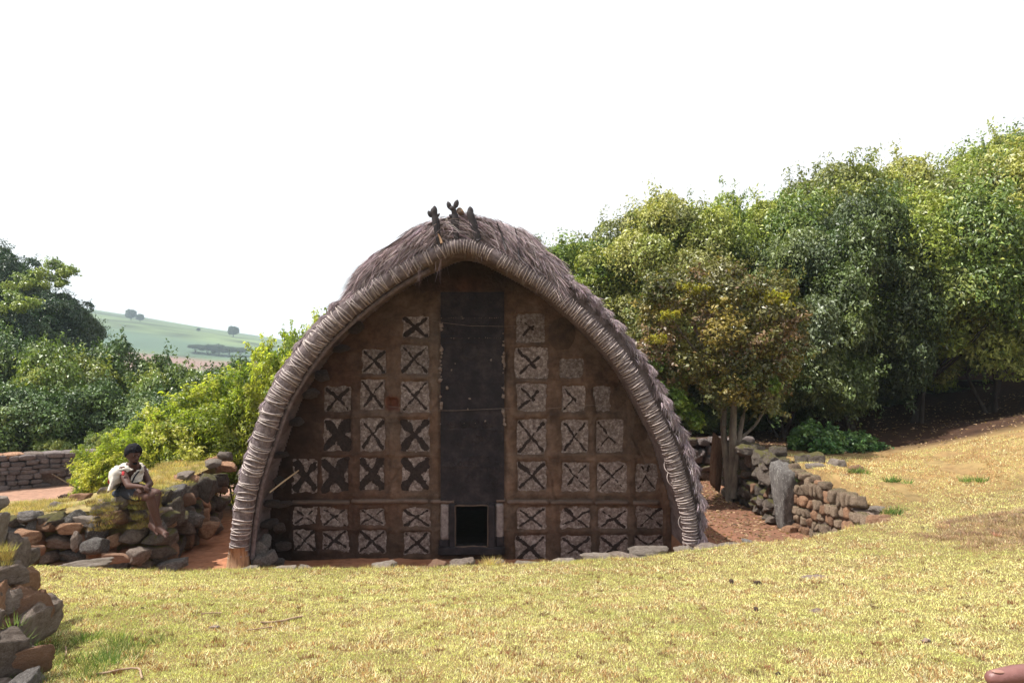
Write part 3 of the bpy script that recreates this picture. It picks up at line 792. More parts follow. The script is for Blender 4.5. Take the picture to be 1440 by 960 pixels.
def inside(x, z):
    poly = np.array([(p[0], p[2]) for p in from_prof]); poly = np.concatenate([[[poly[0, 0], -.3]], poly, [[poly[-1, 0], -.3]]])
    r = np.zeros(x.shape, bool); j = len(poly) - 1
    for i in range(len(poly)):
        xi, zi = poly[i]; xj, zj = poly[j]
        c = ((zi > z) != (zj > z)); q = (xj - xi) * (z - zi) / (zj - zi + 1e-12) + xi
        r ^= c & (x < q); j = i
    return r
ok = inside(WX, WZ) & ~((WX > dx0) & (WX < dx1) & (WZ > dz0) & (WZ < dz1))
Fw = grid_faces(len(gxw), len(gzw)); okf = ok.ravel()[Fw].all(1)
V = np.stack([WX, WY + dep, WZ], -1).reshape(-1, 3); Fw = Fw[okf]
used = np.unique(Fw); remap = np.full(len(V), -1); remap[used] = np.arange(len(used))
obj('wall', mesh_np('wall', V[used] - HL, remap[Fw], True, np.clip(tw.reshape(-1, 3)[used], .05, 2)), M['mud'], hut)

def seg_d(x, z, ax, az, bx, bz):
    dx, dz = bx - ax, bz - az; t = np.clip(((x - ax) * dx + (z - az) * dz) / (dx * dx + dz * dz), 0, 1)
    return np.hypot(x - ax - t * dx, z - az - t * dz), t
for i, (b, (x0, x1, y0, y1, th, arms, rot, sk_)) in enumerate(zip(WB, PANELS)):
    e = .03; n_ = 46
    xs = np.linspace(b[0] - e, b[1] + e, n_); zs = np.linspace(b[2] - e, b[3] + e, n_); X, Z = np.meshgrid(xs, zs, indexing='ij')
    rough = .016 * (fbm(X * 40, Z * 40, 0, 900 + i, 2) - .5) + .012 * (fbm(X * 9, Z * 9, 0, 901, 2) - .5)
    # top panels are partly smothered in mud
    Yp = WY + .012 + rough
    V = np.stack([X, Yp, Z], -1).reshape(-1, 3) - HL
    p_ = obj('wall_panel', mesh_np('wall_panel', V, grid_faces(n_, n_)), M['roughcast'], hut)
    if th <= 0: continue
    cx, cz = (b[0] + b[1]) / 2, (b[2] + b[3]) / 2; hx_, hz_ = (b[1] - b[0]) / 2 * .80, (b[3] - b[2]) / 2 * .80
    d = np.full(X.shape, 9.); wdt = th * (b[1] - b[0]) / 2 * 1.0
    wx = X + .022 * (fbm(X * 9, Z * 9, 0, 910 + i) - .5) * 2; wz = Z + .022 * (fbm(X * 9, Z * 9, 0, 930 + i) - .5) * 2
    for (sx_, sz_), am in zip(((-1, 1), (1, 1), (-1, -1), (1, -1)), arms):
        if am <= 0: continue
        ex, ez = sx_ * hx_ * am, sz_ * hz_ * am; c_, s_ = math.cos(rot), math.sin(rot); ex, ez = ex * c_ - ez * s_, ex * s_ + ez * c_
        if sk_: ex *= (.45 if sz_ > 0 else 1)
        dd, t = seg_d(wx, wz, cx, cz, cx + ex, cz + ez)
        d = np.minimum(d, dd - wdt * (.62 + .10 * t + .9 * (fbm(X * 8, Z * 8, 0, 970 + i) - .5)) * random.uniform(.7, 1.2))
    if th > .2: d = np.minimum(d, np.hypot(X - cx, Z - cz) - th * .34 * (b[1] - b[0]))
    d += .035 * (fbm(X * 22, Z * 22, 0, 950 + i) - .5)
    F_ = grid_faces(n_, n_); keep = (d.ravel()[F_].mean(1) < 0)
    if keep.sum() < 8: continue
    V = np.stack([X, Yp - .0035, Z], -1).reshape(-1, 3) - HL; F_ = F_[keep]; us = np.unique(F_); rm = np.full(len(V), -1); rm[us] = np.arange(len(us))
    obj('painted_cross', mesh_np('painted_cross', V[us], rm[F_]), M['black_paint'], p_)

# carved slab above the door
n1, n2 = 110, 330
xs = np.linspace(sx0, sx1, n1); zs = np.linspace(sz0, sz1, n2); X, Z = np.meshgrid(xs, zs, indexing='ij')
def pz(py): return wp(0, py)[1]
def pxw(px): return wp(px, 0)[0]
relief = .012 * (fbm(X * 5, Z * 5, 0, 33) - .5) + .006 * (fbm(X * 30, Z * 30, 0, 34) - .5)
def ringr(px, py, r, w=.012, h=.012, sq=1.0):
    global relief
    d = np.hypot(X - pxw(px), (Z - pz(py)) * sq); relief = relief - h * np.exp(-((d - r) / w)**2)
for py, h in ((446.5, .014), (474.5, .014), (483, .008), (538, .005), (576, .010), (604, .006), (640, .006), (655, .006)):
    relief -= h * np.exp(-((Z - pz(py) - .01 * (fbm(X * 4, Z * 0, 0, py) - .5)) / .009)**2)
for k in range(4): ringr(637 + k * 16, 594, .055); ringr(637 + k * 16, 594, .02, .012, .02)
ringr(662, 493, .11, .014); ringr(664, 418, .05); ringr(690, 428, .045); ringr(640, 428, .05); ringr(665, 460, .09, .01, .01, 1.6); ringr(693, 460, .07); ringr(636, 462, .06)
for k in range(70):
    ringr(R.uniform(625, 704), R.choice([615, 622, 648, 655, 665, 675, 685, 612]) + R.uniform(-6, 6), R.uniform(.015, .05), .007, .007, R.uniform(.6, 1.6))
for k in range(26): ringr(R.uniform(625, 704), R.uniform(420, 470), R.uniform(.015, .05), .007, .005, R.uniform(.6, 1.6))
V = np.stack([X, WY - .05 + relief * 1.7, Z], -1); V = V.reshape(-1, 3)
# side edges folded back
F = grid_faces(n1, n2)
bl = V[:n2].copy(); bl[:, 1] = WY + .03; br = V[-n2:].copy(); br[:, 1] = WY + .03
V = np.concatenate([V, bl, br]); a = np.arange(n2 - 1); o0 = n1 * n2
F = np.concatenate([F, np.stack([o0 + a, a, a + 1, o0 + a + 1], 1), np.stack([(n1 - 1) * n2 + a, o0 + n2 + a, o0 + n2 + a + 1, (n1 - 1) * n2 + a + 1], 1)])
slab = obj('carved_slab', mesh_np('carved_slab', V - HL, F), M['slab'], hut)
parts = []
def chip(px, py, r, yo=-.058):
    D, F_ = ICO[2]; c = np.array([pxw(px), WY + yo, pz(py)])
    V = D * np.array([r * R.uniform(.6, 1.3), .006, r * R.uniform(.6, 1.6)]) * (1 + .35 * R.normal(size=(len(D), 1))); parts.append((V + c, F_))
for py in np.arange(436, 600, 5.5):
    if R.random() < .6: chip(708.5 + R.uniform(-1, 1), py, R.uniform(.008, .03))
    if R.random() < .5: chip(620.5 + R.uniform(-1, 1), py, R.uniform(.006, .024))
for px, py in ((641, 511), (635, 520), (629, 545), (706, 545), (659, 575), (683, 592), (684, 596), (668, 595), (654, 595), (640, 592), (661, 560), (695, 447), (650, 447), (660, 475), (640, 475), (690, 506)): chip(px + R.uniform(-1, 1), py, R.uniform(.006, .016))
for px in np.arange(632, 706, 3): 
    if R.random() < .7: chip(px, 447 + R.uniform(-.5, .5), .006)
    if R.random() < .5: chip(px, 475 + R.uniform(-.5, .5), .006)
V, F = join_np(parts); obj('flaked_lime', mesh_np('flaked_lime', V - HL, F), M['flake'], hut, kind='stuff')

def slab_box(name, px0, px1, py0, py1, yf, yb, mat, par=None, seed=0, rough=.008, nd_=10):
    """a hand made board or jamb: lumpy front, folded sides"""
    par = par or hut; bm = bmesh.new()
    x0, x1, z0, z1 = pxw(px0), pxw(px1), pz(py1), pz(py0)
    bmesh.ops.create_cube(bm, size=1)
    for v in bm.verts: v.co = Vector(((v.co.x + .5) * (x1 - x0) + x0, (v.co.y + .5) * (yb - yf) + yf, (v.co.z + .5) * (z1 - z0) + z0))
    bmesh.ops.bevel(bm, geom=bm.edges[:] , offset=min(.012, (z1 - z0) * .2), segments=2, affect='EDGES')
    lg = [e for e in bm.edges if e.calc_length() > .05]
    bmesh.ops.subdivide_edges(bm, edges=lg, cuts=nd_, use_grid_fill=True)
    for v in bm.verts:
        q = float(fbm(v.co.x * 14, v.co.z * 14, v.co.y * 14, seed)) - .5; v.co += Vector((q * rough, q * rough * 1.5, (float(fbm(v.co.x * 9, v.co.z * 9, 5, seed + 3)) - .5) * rough * 1.5))
        v.co -= Vector(HL)
    me = bpy.data.meshes.new(name); bm.to_mesh(me); bm.free()
    for p in me.polygons: p.use_smooth = True
    return obj(name, me, M[mat], par)
# door surround
fr = slab_box('door_frame', 632, 641, 706, 776, WY - .07, WY + .14, 'slab', seed=1)
slab_box('jamb', 686, 697, 706, 776, WY - .07, WY + .14, 'slab', fr, 2)
slab_box('sill', 617, 710, 767, 778, WY - .10, WY + .16, 'slab', fr, 3, .014)
slab_box('lintel', 641, 686, 705.2, 709.5, WY - .075, WY + .14, 'slab', fr, 4)
for a_0, a_1, b_0, b_1 in ((639.8, 641.4, 708, 768), (685.6, 687.2, 708, 768), (641.4, 685.6, 707.8, 709.4), (641.4, 685.6, 765.8, 767.4)):
    slab_box('lime_edging', a_0, a_1, b_0, b_1, WY - .080, WY - .05, 'ledge', fr, 11, .022, 8)
core_block('floor', [(pxw(600), WY + .16), (pxw(730), WY + .16), (pxw(730), WY + 3.5), (pxw(600), WY + 3.5)], -.4, [-.02] * 4, M['darkwood'], hut, 4, .01, 6)  # black slab added inside so the doorway stays dark
slab_box('lime_panel', 620, 631.8, 707, 758, WY - .05, WY + .03, 'lime', seed=5)
slab_box('lime_panel', 697.2, 708, 707, 758, WY - .05, WY + .03, 'lime', seed=6)
slab_box('plinth_panel', 618, 631.8, 758, 768, WY - .052, WY + .03, 'slab', seed=7)
slab_box('plinth_panel', 697.2, 709, 752, 768, WY - .054, WY + .03, 'slab', seed=8)
for (a, b, y, t) in ((411, 492, 702.5, 6), (495, 602, 701, 6), (606, 640, 701.5, 6), (697, 711, 701, 5), (713, 772, 702, 6.5), (774, 834, 702, 6.5), (837, 884, 702.5, 6.5), (890, 927, 703, 6.5)):
    slab_box('ledge_strip', a, b, y, y + t, WY - .055 + R.uniform(-.006, .006), WY + .01, 'ledge', seed=a, rough=.012)
# strings across the slab
for pts in (((545, 571), (600, 577), (640, 577), (708, 574), (760, 575), (850, 568)), ((600, 449), (625, 454), (660, 458), (712, 459), (775, 456))):
    V, F = tube([P(a, b, WY - .10) for a, b in pts], .0028, 5); obj('string', mesh_clean('string', V - HL, F), M['clod'], hut)
# patched mud lumps on the upper right of the wall
for px, py, r in ((790, 470, 20), (870, 560, 14), (900, 610, 12)):
    D, F_ = ICO[3]; V = D * np.array([r * .0095, .025, r * .012]) * (1 + .25 * (fbm(D[:, 0] * 2, D[:, 1] * 2, D[:, 2] * 2, px) - .5))[:, None] + np.array([pxw(px), WY + .005, pz(py)])
    obj('mud_patch', mesh_np('mud_patch', V - HL, F_, True, np.full((len(V), 3), .8)), M['mud'], hut)
# stones packed between the rim and the wall on the left
s = .15
while s < S_TOP - 1.5:
    c, t, n_ = at_s(s); 
    for q in (.15, .30) if s < 1.0 else (.15,):
        off = q + random.uniform(-.04, .05)
        stone((c[0] - n_[0] * off, 9.6 + random.uniform(-.12, .12), c[1] - n_[1] * off), (random.uniform(.07, .12), .12, random.uniform(.045, .08)),
              (random.gauss(0, .2), random.gauss(0, .3), random.gauss(0, .3)), 'stone_shaded', ST_S, hut)
    s += random.uniform(.28, .5)
for (px, py, Y, w, h) in ((365, 772, 9.25, 11, 12), (378, 784, 9.2, 13, 10), (362, 788, 9.1, 10, 8), (374, 760, 9.4, 9, 9), (392, 790, 9.4, 9, 6)):
    stone(P(px, py, Y), (w * .0092, .1, h * .0092), (.1, random.gauss(0, .3), .3), 'stone_grey', ST_B, hut)

# leaning cane
V, F = tube([P(379, 692, 9.25), P(397, 678, 9.4), P(420, 661, 9.6)], [.010, .012, .008], 7, .15, 3)
o = obj('cane_stick', mesh_clean('cane_stick', V, F), M['cane']); o['label'] = 'thin pale cane stick leaning from rim against gable wall'; o['category'] = 'stick'

# ================================================================== STONES AT THE LAWN EDGE
def zl(x, y): return float(H(x, y))
EDGE = [  # px, top py, half width px, half height px, Y, mat, label
    (398, 803, 20, 7, 8.12, 'stone_pale', 'low flat stone in the grass just right of the bare rim post'),
    (432, 803, 14, 5, 8.1, 'stone_pale', 'small flat stone between the rim post and the leftmost crosses'),
    (541, 799, 17, 8, 8.15, 'stone_pale', 'pale domed stone below the third column of crosses'),
    (615, 798, 16, 7, 8.2, 'stone_brown', 'tan stone at the lawn edge left of the doorway'),
    (652, 796, 20, 9, 8.2, 'stone_brown', 'rounded tan stone directly below the doorway'),
    (697, 797, 18, 7, 8.2, 'stone_brown', 'low brown stone half under dry grass right of the doorway'),
    (745, 797, 26, 6, 8.15, 'stone_pale', 'long low pale stone beneath the bold cross right of the doorway'),
    (792, 795, 24, 6, 8.15, 'stone_pale', 'thin flat stone in the grass under the second right column of crosses'),
    (845, 789, 30, 11, 8.25, 'stone_pale', 'smooth sloping stone in front of the third right cross panel'),
    (880, 788, 24, 9, 8.2, 'stone_brown', 'dull brown stone beneath the big flat slab'),
    (912, 777, 27, 8, 8.35, 'stone_pale', 'big flat topped slab propped in front of the rightmost cross'),
    (962, 777, 16, 7, 8.45, 'stone_pale', 'pale stone against the right foot of the arch'),
    (993, 775, 24, 8, 8.55, 'stone_brown', 'stone wedged under the right foot of the arch'),
    (1030, 771, 20, 6, 8.6, 'stone_pale', 'pale stone just right of the arch foot'),
    (1053, 767, 10, 6, 8.7, 'stone_grey', 'small grey stone at the end of the edging toward the retaining wall'),
    (120, 795, 40, 7, 7.75, 'stone_pale', 'long flat tan stone on the left corner of the lawn'),
    (350, 803, 14, 5, 8.3, 'stone_pale', 'flat stone at the very foot of the bare rim post'),
]
for px, py, hw, hh, Y, mt, lab in EDGE:
    o = stone(P(px, py - 1, Y - .03), (hw * Y / 1000 * 1.1, .16, hh * Y / 1000 * 1.35), (random.gauss(0, .1), random.gauss(0, .06), random.gauss(0, .2)), mt, ST_E, name='edging_stone', label=lab, category='stone', group='stones edging the lawn below the hut')
# straws and tufts growing along the edge
sp = []
for x in np.arange(-4.0, 4.6, .045):
    y = float(edge_y(x)) - R.uniform(-.02, .12); sp.append((x + R.normal(0, .03), y, float(H(x, y)) - .01))
scatter_tufts('edge_grass', sp, 'ragged dry grass fringe along the top of the lawn edge', 26, .055, (.55, .46, .2), .06, width=.004)
scatter_tufts('hay_wisp', [P(693, 792, 8.1), P(684, 795, 8.1), P(700, 795, 8.08)], 'wisp of hay heaped on the stones below the doorway', 90, .10, (.6, .45, .22), .08)

# ================================================================== LEFT WALL WITH THE SITTER
lw = empty('dry_stone_wall', (-5.2, 9.0, 0), 'tumbled dry stone wall topped with dry turf where the man sits', 'wall')
core_block('earth_core', [(-6.9, 8.42), (-4.42, 8.9), (-4.62, 9.9), (-6.9, 9.6)], -.05, [.60, .86, .90, .72], M['dryturf'], lw, 1, .07, 26)
core_block('earth_core', [(-4.42, 8.9), (-4.85, 11.7), (-5.6, 11.7), (-5.25, 8.9)], -.05, [.86, .98, .92, .86], M['dryturf'], lw, 2, .08, 22)
BR = ['stone_brown', 'stone_brown', 'stone_moss', 'stone_grey', 'stone_orange']
lay_wall(lw, (-6.9, 8.40), (-4.38, 8.80), 0, 0, .66, .92, .19, .16, .40, .36, ['stone_brown', 'stone_moss', 'stone_grey', 'stone_brown', 'stone_orange'], 1, ST_B, .35, .07)
lay_wall(lw, (-4.40, 8.86), (-4.82, 11.7), 0, 0, .94, 1.05, .20, .20, .45, .36, BR, 1, ST_B, .4, .08)
for (px, py, Y, hw, hh, mt, rot) in (
        (80, 714, 8.9, 13, 11, 'stone_pale', 0), (60, 738, 8.55, 26, 9, 'stone_orange', .05), (98, 742, 8.5, 22, 10, 'stone_orange', -.1), (125, 733, 8.6, 20, 8, 'stone_pale', .1),
        (36, 755, 8.3, 18, 12, 'stone_orange', 0), (50, 775, 8.25, 13, 13, 'stone_brown', .4), (108, 762, 8.35, 8, 17, 'stone_brown', .1), (135, 767, 8.35, 18, 13, 'stone_grey', -.1),
        (155, 712, 8.7, 20, 14, 'stone_pale', .15), (172, 704, 8.75, 16, 10, 'stone_pale', -.35), (165, 783, 8.3, 22, 10, 'stone_brown', 0), (190, 780, 8.5, 16, 18, 'stone_brown', .3),
        (259, 669, 9.9, 13, 8, 'stone_pale', .1), (292, 683, 10.0, 15, 22, 'stone_moss', .25), (276, 676, 10.0, 12, 9, 'stone_orange', .3), (300, 652, 11.0, 13, 8, 'stone_pale', -.2), (322, 655, 11.2, 14, 9, 'stone_orange', .1),
        (247, 722, 9.1, 14, 24, 'stone_moss', -.15), (272, 730, 9.8, 18, 13, 'stone_grey', .1), (292, 745, 10.2, 15, 13, 'stone_orange', .2), (229, 767, 8.9, 9, 10, 'stone_brown', .2),
        (315, 640, 11.5, 12, 7, 'stone_pale', 0), (228, 700, 9.1, 13, 12, 'stone_moss', 0), (148, 689, 9.5, 14, 6, 'stone_pale', 0), (112, 700, 9.4, 16, 7, 'stone_orange', 0), (266, 700, 9.6, 11, 12, 'stone_brown', 0)):
    stone(P(px, py, Y), (hw * Y / 1000, min(hw, hh) * Y / 1000 * 1.1, hh * Y / 1000), (random.gauss(0, .15), rot, random.gauss(0, .3)), mt, ST_N, lw)
sp = []
for k in range(520):
    x = R.uniform(-6.6, -4.35); y = R.uniform(8.45, 9.8); z = np.interp(x, [-6.9, -4.4], [.64, .93]) + .03
    if fbm(x * 2, y * 2, 0, 91) > (.40 if x > -5.6 else .5) and not (-5.05 < x < -4.5 and y < 8.98): sp.append((x, y, z + .05 * (fbm(x * 3, y * 3, 0, 1) - .5) * 2))
for k in range(330):
    y = R.uniform(8.9, 11.6); x = np.interp(y, [8.9, 11.7], [-4.5, -4.95]) - R.uniform(-.08, .7); sp.append((x, y, np.interp(y, [8.9, 11.7], [.90, 1.0])))
scatter_tufts('turf', sp, '', 34, .06, (.50, .40, .17), .07, lw, .006)
sp = []
for k in range(110):                           # turf hanging over the face below and beside the sitter
    x = R.choice([R.uniform(-5.05, -4.75), R.uniform(-4.6, -4.3)]); t = R.random(); sp.append((x, np.interp(x, [-6.9, -4.38], [8.2, 8.6]) + R.uniform(-.02, .08), .95 - t * .38))
scatter_tufts('turf', sp, '', 30, .06, (.34, .27, .11), .05, lw, .006)

# ================================================================== NEAR LEFT WALL
nw = empty('dry_stone_wall', (-3.1, 4.3, .8), 'near rough stone wall at the left edge of the lawn, in shade', 'wall')
core_block('earth_core', [(-4.6, 2.2), (-3.15, 2.9), (-3.45, 4.9), (-5.2, 5.0)], .6, [1.35, 1.35, 1.3, 1.4], M['dryturf'], nw, 5, .12, 30)
for k in range(34):
    a_1, b_1 = R.random(), R.random(); x_1 = -3.25 - .25 * b_1 - a_1 * 1.2; stone((x_1, 2.8 + 2.0 * b_1, 1.36), (R.uniform(.08, .2), R.uniform(.08, .18), R.uniform(.05, .1)), (0, 0, k), random.choice(['stone_brown', 'stone_grey', 'stone_moss']), ST_B, nw)
for (x0, x1, y0, y1, Y, mt, rt_) in (
        (-20, 14, 693, 722, 4.5, 'stone_pale', .05), (-22, 14, 722, 776, 4.4, 'stone_pale', 0), (15, 40, 750, 826, 4.55, 'stone_brown', .06), (-6, 30, 788, 824, 4.3, 'stone_brown', .1),
        (4, 34, 822, 868, 4.2, 'stone_brown', .0), (28, 50, 826, 915, 4.25, 'stone_brown', .05), (-16, 17, 818, 880, 4.1, 'stone_orange', -.3), (47, 75, 845, 905, 4.3, 'stone_brown', .15),
        (-18, 18, 884, 956, 3.95, 'stone_brown', .1), (8, 30, 865, 898, 4.1, 'stone_brown', .2), (16, 50, 908, 970, 4.0, 'stone_brown', 0), (38, 54, 798, 842, 4.6, 'stone_orange', .1),
        (-30, 4, 774, 800, 4.3, 'stone_moss', 0), (-30, -4, 830, 900, 4.0, 'stone_brown', 0), (-10, 25, 950, 1010, 3.8, 'stone_brown', 0), (30, 62, 900, 950, 4.1, 'stone_brown', 0),
        (-60, -15, 700, 760, 4.5, 'stone_grey', 0), (-70, -20, 760, 830, 4.4, 'stone_brown', 0), (-80, -20, 830, 900, 4.2, 'stone_brown', 0), (-80, -20, 900, 980, 4.0, 'stone_brown', 0), (20, 45, 778, 800, 4.7, 'stone_brown', 0),
        (-20, 30, 888, 960, 3.65, 'stone_brown', 0), (24, 46, 910, 965, 3.7, 'stone_brown', .3), (-20, 20, 945, 1020, 3.5, 'stone_brown', 0), (22, 50, 945, 1010, 3.55, 'stone_grey', .1), (-25, 10, 850, 900, 3.7, 'stone_brown', .1),
        (-60, 10, 960, 1060, 3.5, 'stone_brown', 0), (40, 60, 765, 800, 4.95, 'stone_brown', 0)):
    cx, cy = (x0 + x1) / 2 - 10, (y0 + y1) / 2; hw, hh = (x1 - x0) / 2 * Y / 1000, (y1 - y0) / 2 * Y / 1000
    stone(P(cx, cy, Y), (hw * 1.0, .12 + .08 * random.random(), hh * 1.06), (random.gauss(0, .08), rt_, random.gauss(0, .35)), mt, ST_N, nw)
scatter_tufts('turf', [P(R.uniform(-5, 12), R.uniform(770, 800), 4.25) for k in range(14)], '', 40, .06, (.4, .32, .12), .04, nw, .003)
scatter_tufts('weed', [P(px, py, 4.0) for px, py in ((30, 900), (48, 920), (20, 880), (45, 950), (12, 960))], '', 24, .09, (.2, .3, .07), .05, nw, .004)
sp = []
for k in range(60):
    x = R.uniform(-3.0, -2.2); y = R.uniform(3.5, 4.6); sp.append((x, y, float(H(x, y))))
scatter_tufts('weedy_grass', sp, 'longer dark green grass in the shade of the near wall', 40, .08, (.16, .22, .06), .07, width=.004)

# ================================================================== BACK LEFT WALL
bw = empty('dry_stone_wall', (-9.8, 15.3, 0), 'low neat coursed grey stone wall across the pen with a small square hole', 'wall')
b0, b1 = (-12.4, 13.2), (-7.9, 17.0)
core_block('earth_core', [(b0[0] - .05, b0[1] + .12), (b1[0], b1[1] + .15), (b1[0] - .3, b1[1] + .7), (b0[0] - .35, b0[1] + .65)], -.1, [.70, .60, .60, .70], M['clod'], bw, 9, .02)
Lb = math.hypot(b1[0] - b0[0], b1[1] - b0[1])
# the small square hole is where the wall crosses px 67
hs = min(np.linspace(0, Lb, 400), key=lambda s: abs((b0[0] + (b1[0] - b0[0]) * s / Lb) / (b0[1] + (b1[1] - b0[1]) * s / Lb) + .648))
lay_wall(bw, b0, b1, -.02, -.02, .74, .64, .105, .14, .36, .22, ['stone_wallgrey'], 1, ST_C, .06, .015, skip=lambda s, z: abs(s - hs) < .17 and z < .30)
u = ((b1[0] - b0[0]) / Lb, (b1[1] - b0[1]) / Lb)
hm = stone((b0[0] + u[0] * hs + u[1] * .02, b0[1] + u[1] * hs - .0, .33), (.24, .13, .05), (0, 0, math.atan2(u[1], u[0])), 'stone_wallgrey', ST_C, bw, name='lintel_stone')
for k in range(17):
    s = (k + .5) / 17 * Lb; c = (b0[0] + u[0] * s, b0[1] + u[1] * s); tz = .72 - .1 * s / Lb
    stone((c[0] - u[1] * .2, c[1] + u[0] * .2, tz + .02), (.19, .28, .055), (0, 0, math.atan2(u[1], u[0]) + random.gauss(0, .06)), random.choice(['stone_wallgrey', 'stone_brown', 'stone_orange']), ST_C, bw, name='coping_stone')
# pats and small stones lying in the pen
for px, py, s_, lab in ((122, 693, .15, 'larger dark dung pat in the pen before the coursed wall'), (90, 701, .12, 'round dark dung lump left in the pen'), (66, 712, .08, 'small dark lump nearest in the pen')):
    Y = 2.5 * 1000 / (py - 520)
    o = stone((P(px, py, Y)[0], Y, .04), (s_, s_ * .7, .06), (0, 0, 0), 'dung', ST_B, name='dung_pat', label=lab, category='dung', group='dung pats in the pen')

# ================================================================== RIGHT SIDE WALLS
rw = empty('retaining_wall', (4.6, 10, 0), 'tan dry stone retaining wall holding the bank right of the hut', 'wall')
core_block('earth_core', [(4.67, 8.75), (4.385, 11.1), (5.1, 11.1), (5.3, 8.75)], 0, [.50, .88, .90, .56], M['clod'], rw, 11, .03)
lay_wall(rw, (4.42, 11.15), (4.71, 8.95), .0, .05, 1.03, .68, .165, .09, .20, .22, ['stone_tan', 'stone_tan', 'stone_tan', 'stone_orange'], 1, ST_C + ST_S, .13, .012)
for px, py, Y, hw, hh, mt in ((1147, 657, 11.1, 13, 8, 'stone_pale'), (1178, 653, 11.3, 15, 9, 'stone_pale'), (1200, 662, 11.0, 14, 9, 'stone_orange'), (1160, 668, 10.8, 12, 6, 'stone_tan'), (1186, 672, 10.5, 12, 6, 'stone_orange'),
                               (1222, 690, 10.0, 13, 6, 'stone_orange'), (1240, 716, 9.4, 18, 8, 'stone_pale'), (1210, 700, 9.8, 10, 7, 'stone_tan'), (1110, 745, 10.9, 10, 8, 'stone_orange')):
    stone(P(px, py, Y), (hw * Y / 1000, hw * Y / 1100, hh * Y / 1000), (0, random.gauss(0, .1), random.gauss(0, .5)), mt, ST_B, rw)
o = stone(P(1110, 697, 11.2), (.27, .24, .56), (0, .03, .2), 'stone_grey', [stone_mesh('stone', 4, 777, .6, .07)], name='standing_stone', label='tall rounded grey lichened boulder standing at the end of the retaining wall', category='boulder')
ew = empty('dry_stone_wall', (4.5, 12.8, 0), 'mossy dark stone wall section between the tree and the grey boulder', 'wall')
core_block('earth_core', [(4.48, 11.6), (4.38, 14.3), (4.75, 14.3), (4.85, 11.6)], 0, [1.0, .95, .95, 1.0], M['earth'], ew, 12, .06)
lay_wall(ew, (4.30, 14.4), (4.34, 11.55), 0, 0, 1.08, 1.2, .19, .14, .36, .30, ['stone_moss', 'stone_moss', 'stone_brown'], 1, ST_B, .2, .04)
lay_wall(ew, (4.25, 11.55), (4.9, 11.6), 0, 0, 1.05, 1.1, .17, .14, .3, .3, ['stone_moss', 'stone_brown'], 1, ST_B, .3, .05)
for px, py, Y, hw, hh in ((1050, 634, 12.6, 22, 10), (1075, 645, 12.0, 18, 13), (1035, 628, 13.6, 15, 8), (1082, 668, 11.6, 10, 16)):
    stone(P(px, py, Y), (hw * Y / 1000, .25, hh * Y / 1000), (0, .15, .2), 'stone_moss', ST_N, ew)
fw = empty('dry_stone_wall', (4.0, 16.2, 0), 'dark stone wall closing the yard behind the small tree', 'wall')
core_block('earth_core', [(2.4, 16.2), (5.4, 16.2), (5.4, 16.7), (2.4, 16.7)], 0, [.9, .95, .95, .9], M['earth'], fw, 13, .04)
lay_wall(fw, (2.4, 16.1), (5.4, 16.1), 0, 0, .98, 1.02, .19, .18, .4, .3, ['stone_wallgrey', 'stone_moss'], 1, ST_S, .15, .04)
o = stone(P(1008, 650, 13.9), (.14, .10, .62), (0, .02, .3), 'stone_orange', ST_B, name='standing_stone', label='tall narrow orange sunlit stone slab upright left of the small tree trunk', category='stone slab')

# ================================================================== FOLIAGE
def crown(name, rad, nclump, cr, nleaf, leaf, pal, seed, bottom=-.45, upb=.0, sprig=.12, narrow=.5, hollow=.5):
    r = np.random.default_rng(seed); rad = np.array(rad)
    d = r.normal(size=(nclump * 3, 3)); d /= np.linalg.norm(d, axis=1)[:, None]; d = d[d[:, 2] > bottom][:nclump]
    nc = len(d); f = .50 + .42 * r.random(nc) ** .6
    f *= .85 + .3 * fbm(d[:, 0] * 2, d[:, 1] * 2, d[:, 2] * 2, seed)
    C = d * rad * f[:, None]; rr = cr * (.55 + .8 * r.random(nc))
    k = r.choice(nc, nleaf, p=rr**2 / (rr**2).sum())
    q = r.normal(size=(nleaf, 3)); q /= np.linalg.norm(q, axis=1)[:, None]
    q = q + .45 * d[k] + np.array([0, 0, .25]); q /= np.linalg.norm(q, axis=1)[:, None]
    t = hollow + (1 - hollow) * r.random(nleaf) ** .7
    out = r.random(nleaf) < sprig
    # sprigs: a few directions per clump, leaves strung along them
    sd = q.copy(); sdk = (r.integers(0, 5, nleaf)); base = r.normal(size=(nc, 5, 3)) + .9 * d[:, None] + np.array([0, 0, .6]); base /= np.linalg.norm(base, axis=2)[..., None]
    sd[out] = base[k[out], sdk[out]] + r.normal(0, .07, (out.sum(), 3)); t[out] = .9 + .75 * r.random(out.sum())
    q = np.where(out[:, None], sd, q)
    pos = C[k] + q * (rr[k] * t)[:, None] * np.array([1.1, 1.1, .85])
    nrm = q * .7 + r.normal(0, .55, (nleaf, 3)) + np.array([0, 0, .45]); nrm /= np.linalg.norm(nrm, axis=1)[:, None]
    ax = np.cross(nrm, r.normal(size=(nleaf, 3))); ax /= np.linalg.norm(ax, axis=1)[:, None]; bx = np.cross(nrm, ax)
    L = leaf * (.6 + .8 * r.random(nleaf))[:, None]
    fold = nrm * L * .12
    V = np.stack([pos - ax * L / 2, pos + bx * L * narrow / 2 + fold, pos + ax * L / 2 - fold, pos - bx * L * narrow / 2 + fold], 1).reshape(-1, 3)
    F = np.arange(4 * nleaf).reshape(-1, 4)
    pal = np.array(pal, float); ci = r.integers(0, len(pal), nc)
    mixr = r.random(nleaf)[:, None] < .22
    col = np.where(mixr, pal[r.integers(0, len(pal), nleaf)], pal[ci[k]]) * (.65 + .7 * r.random((nleaf, 1)))
    return mesh_np(name, V, F, False, col), C, rr

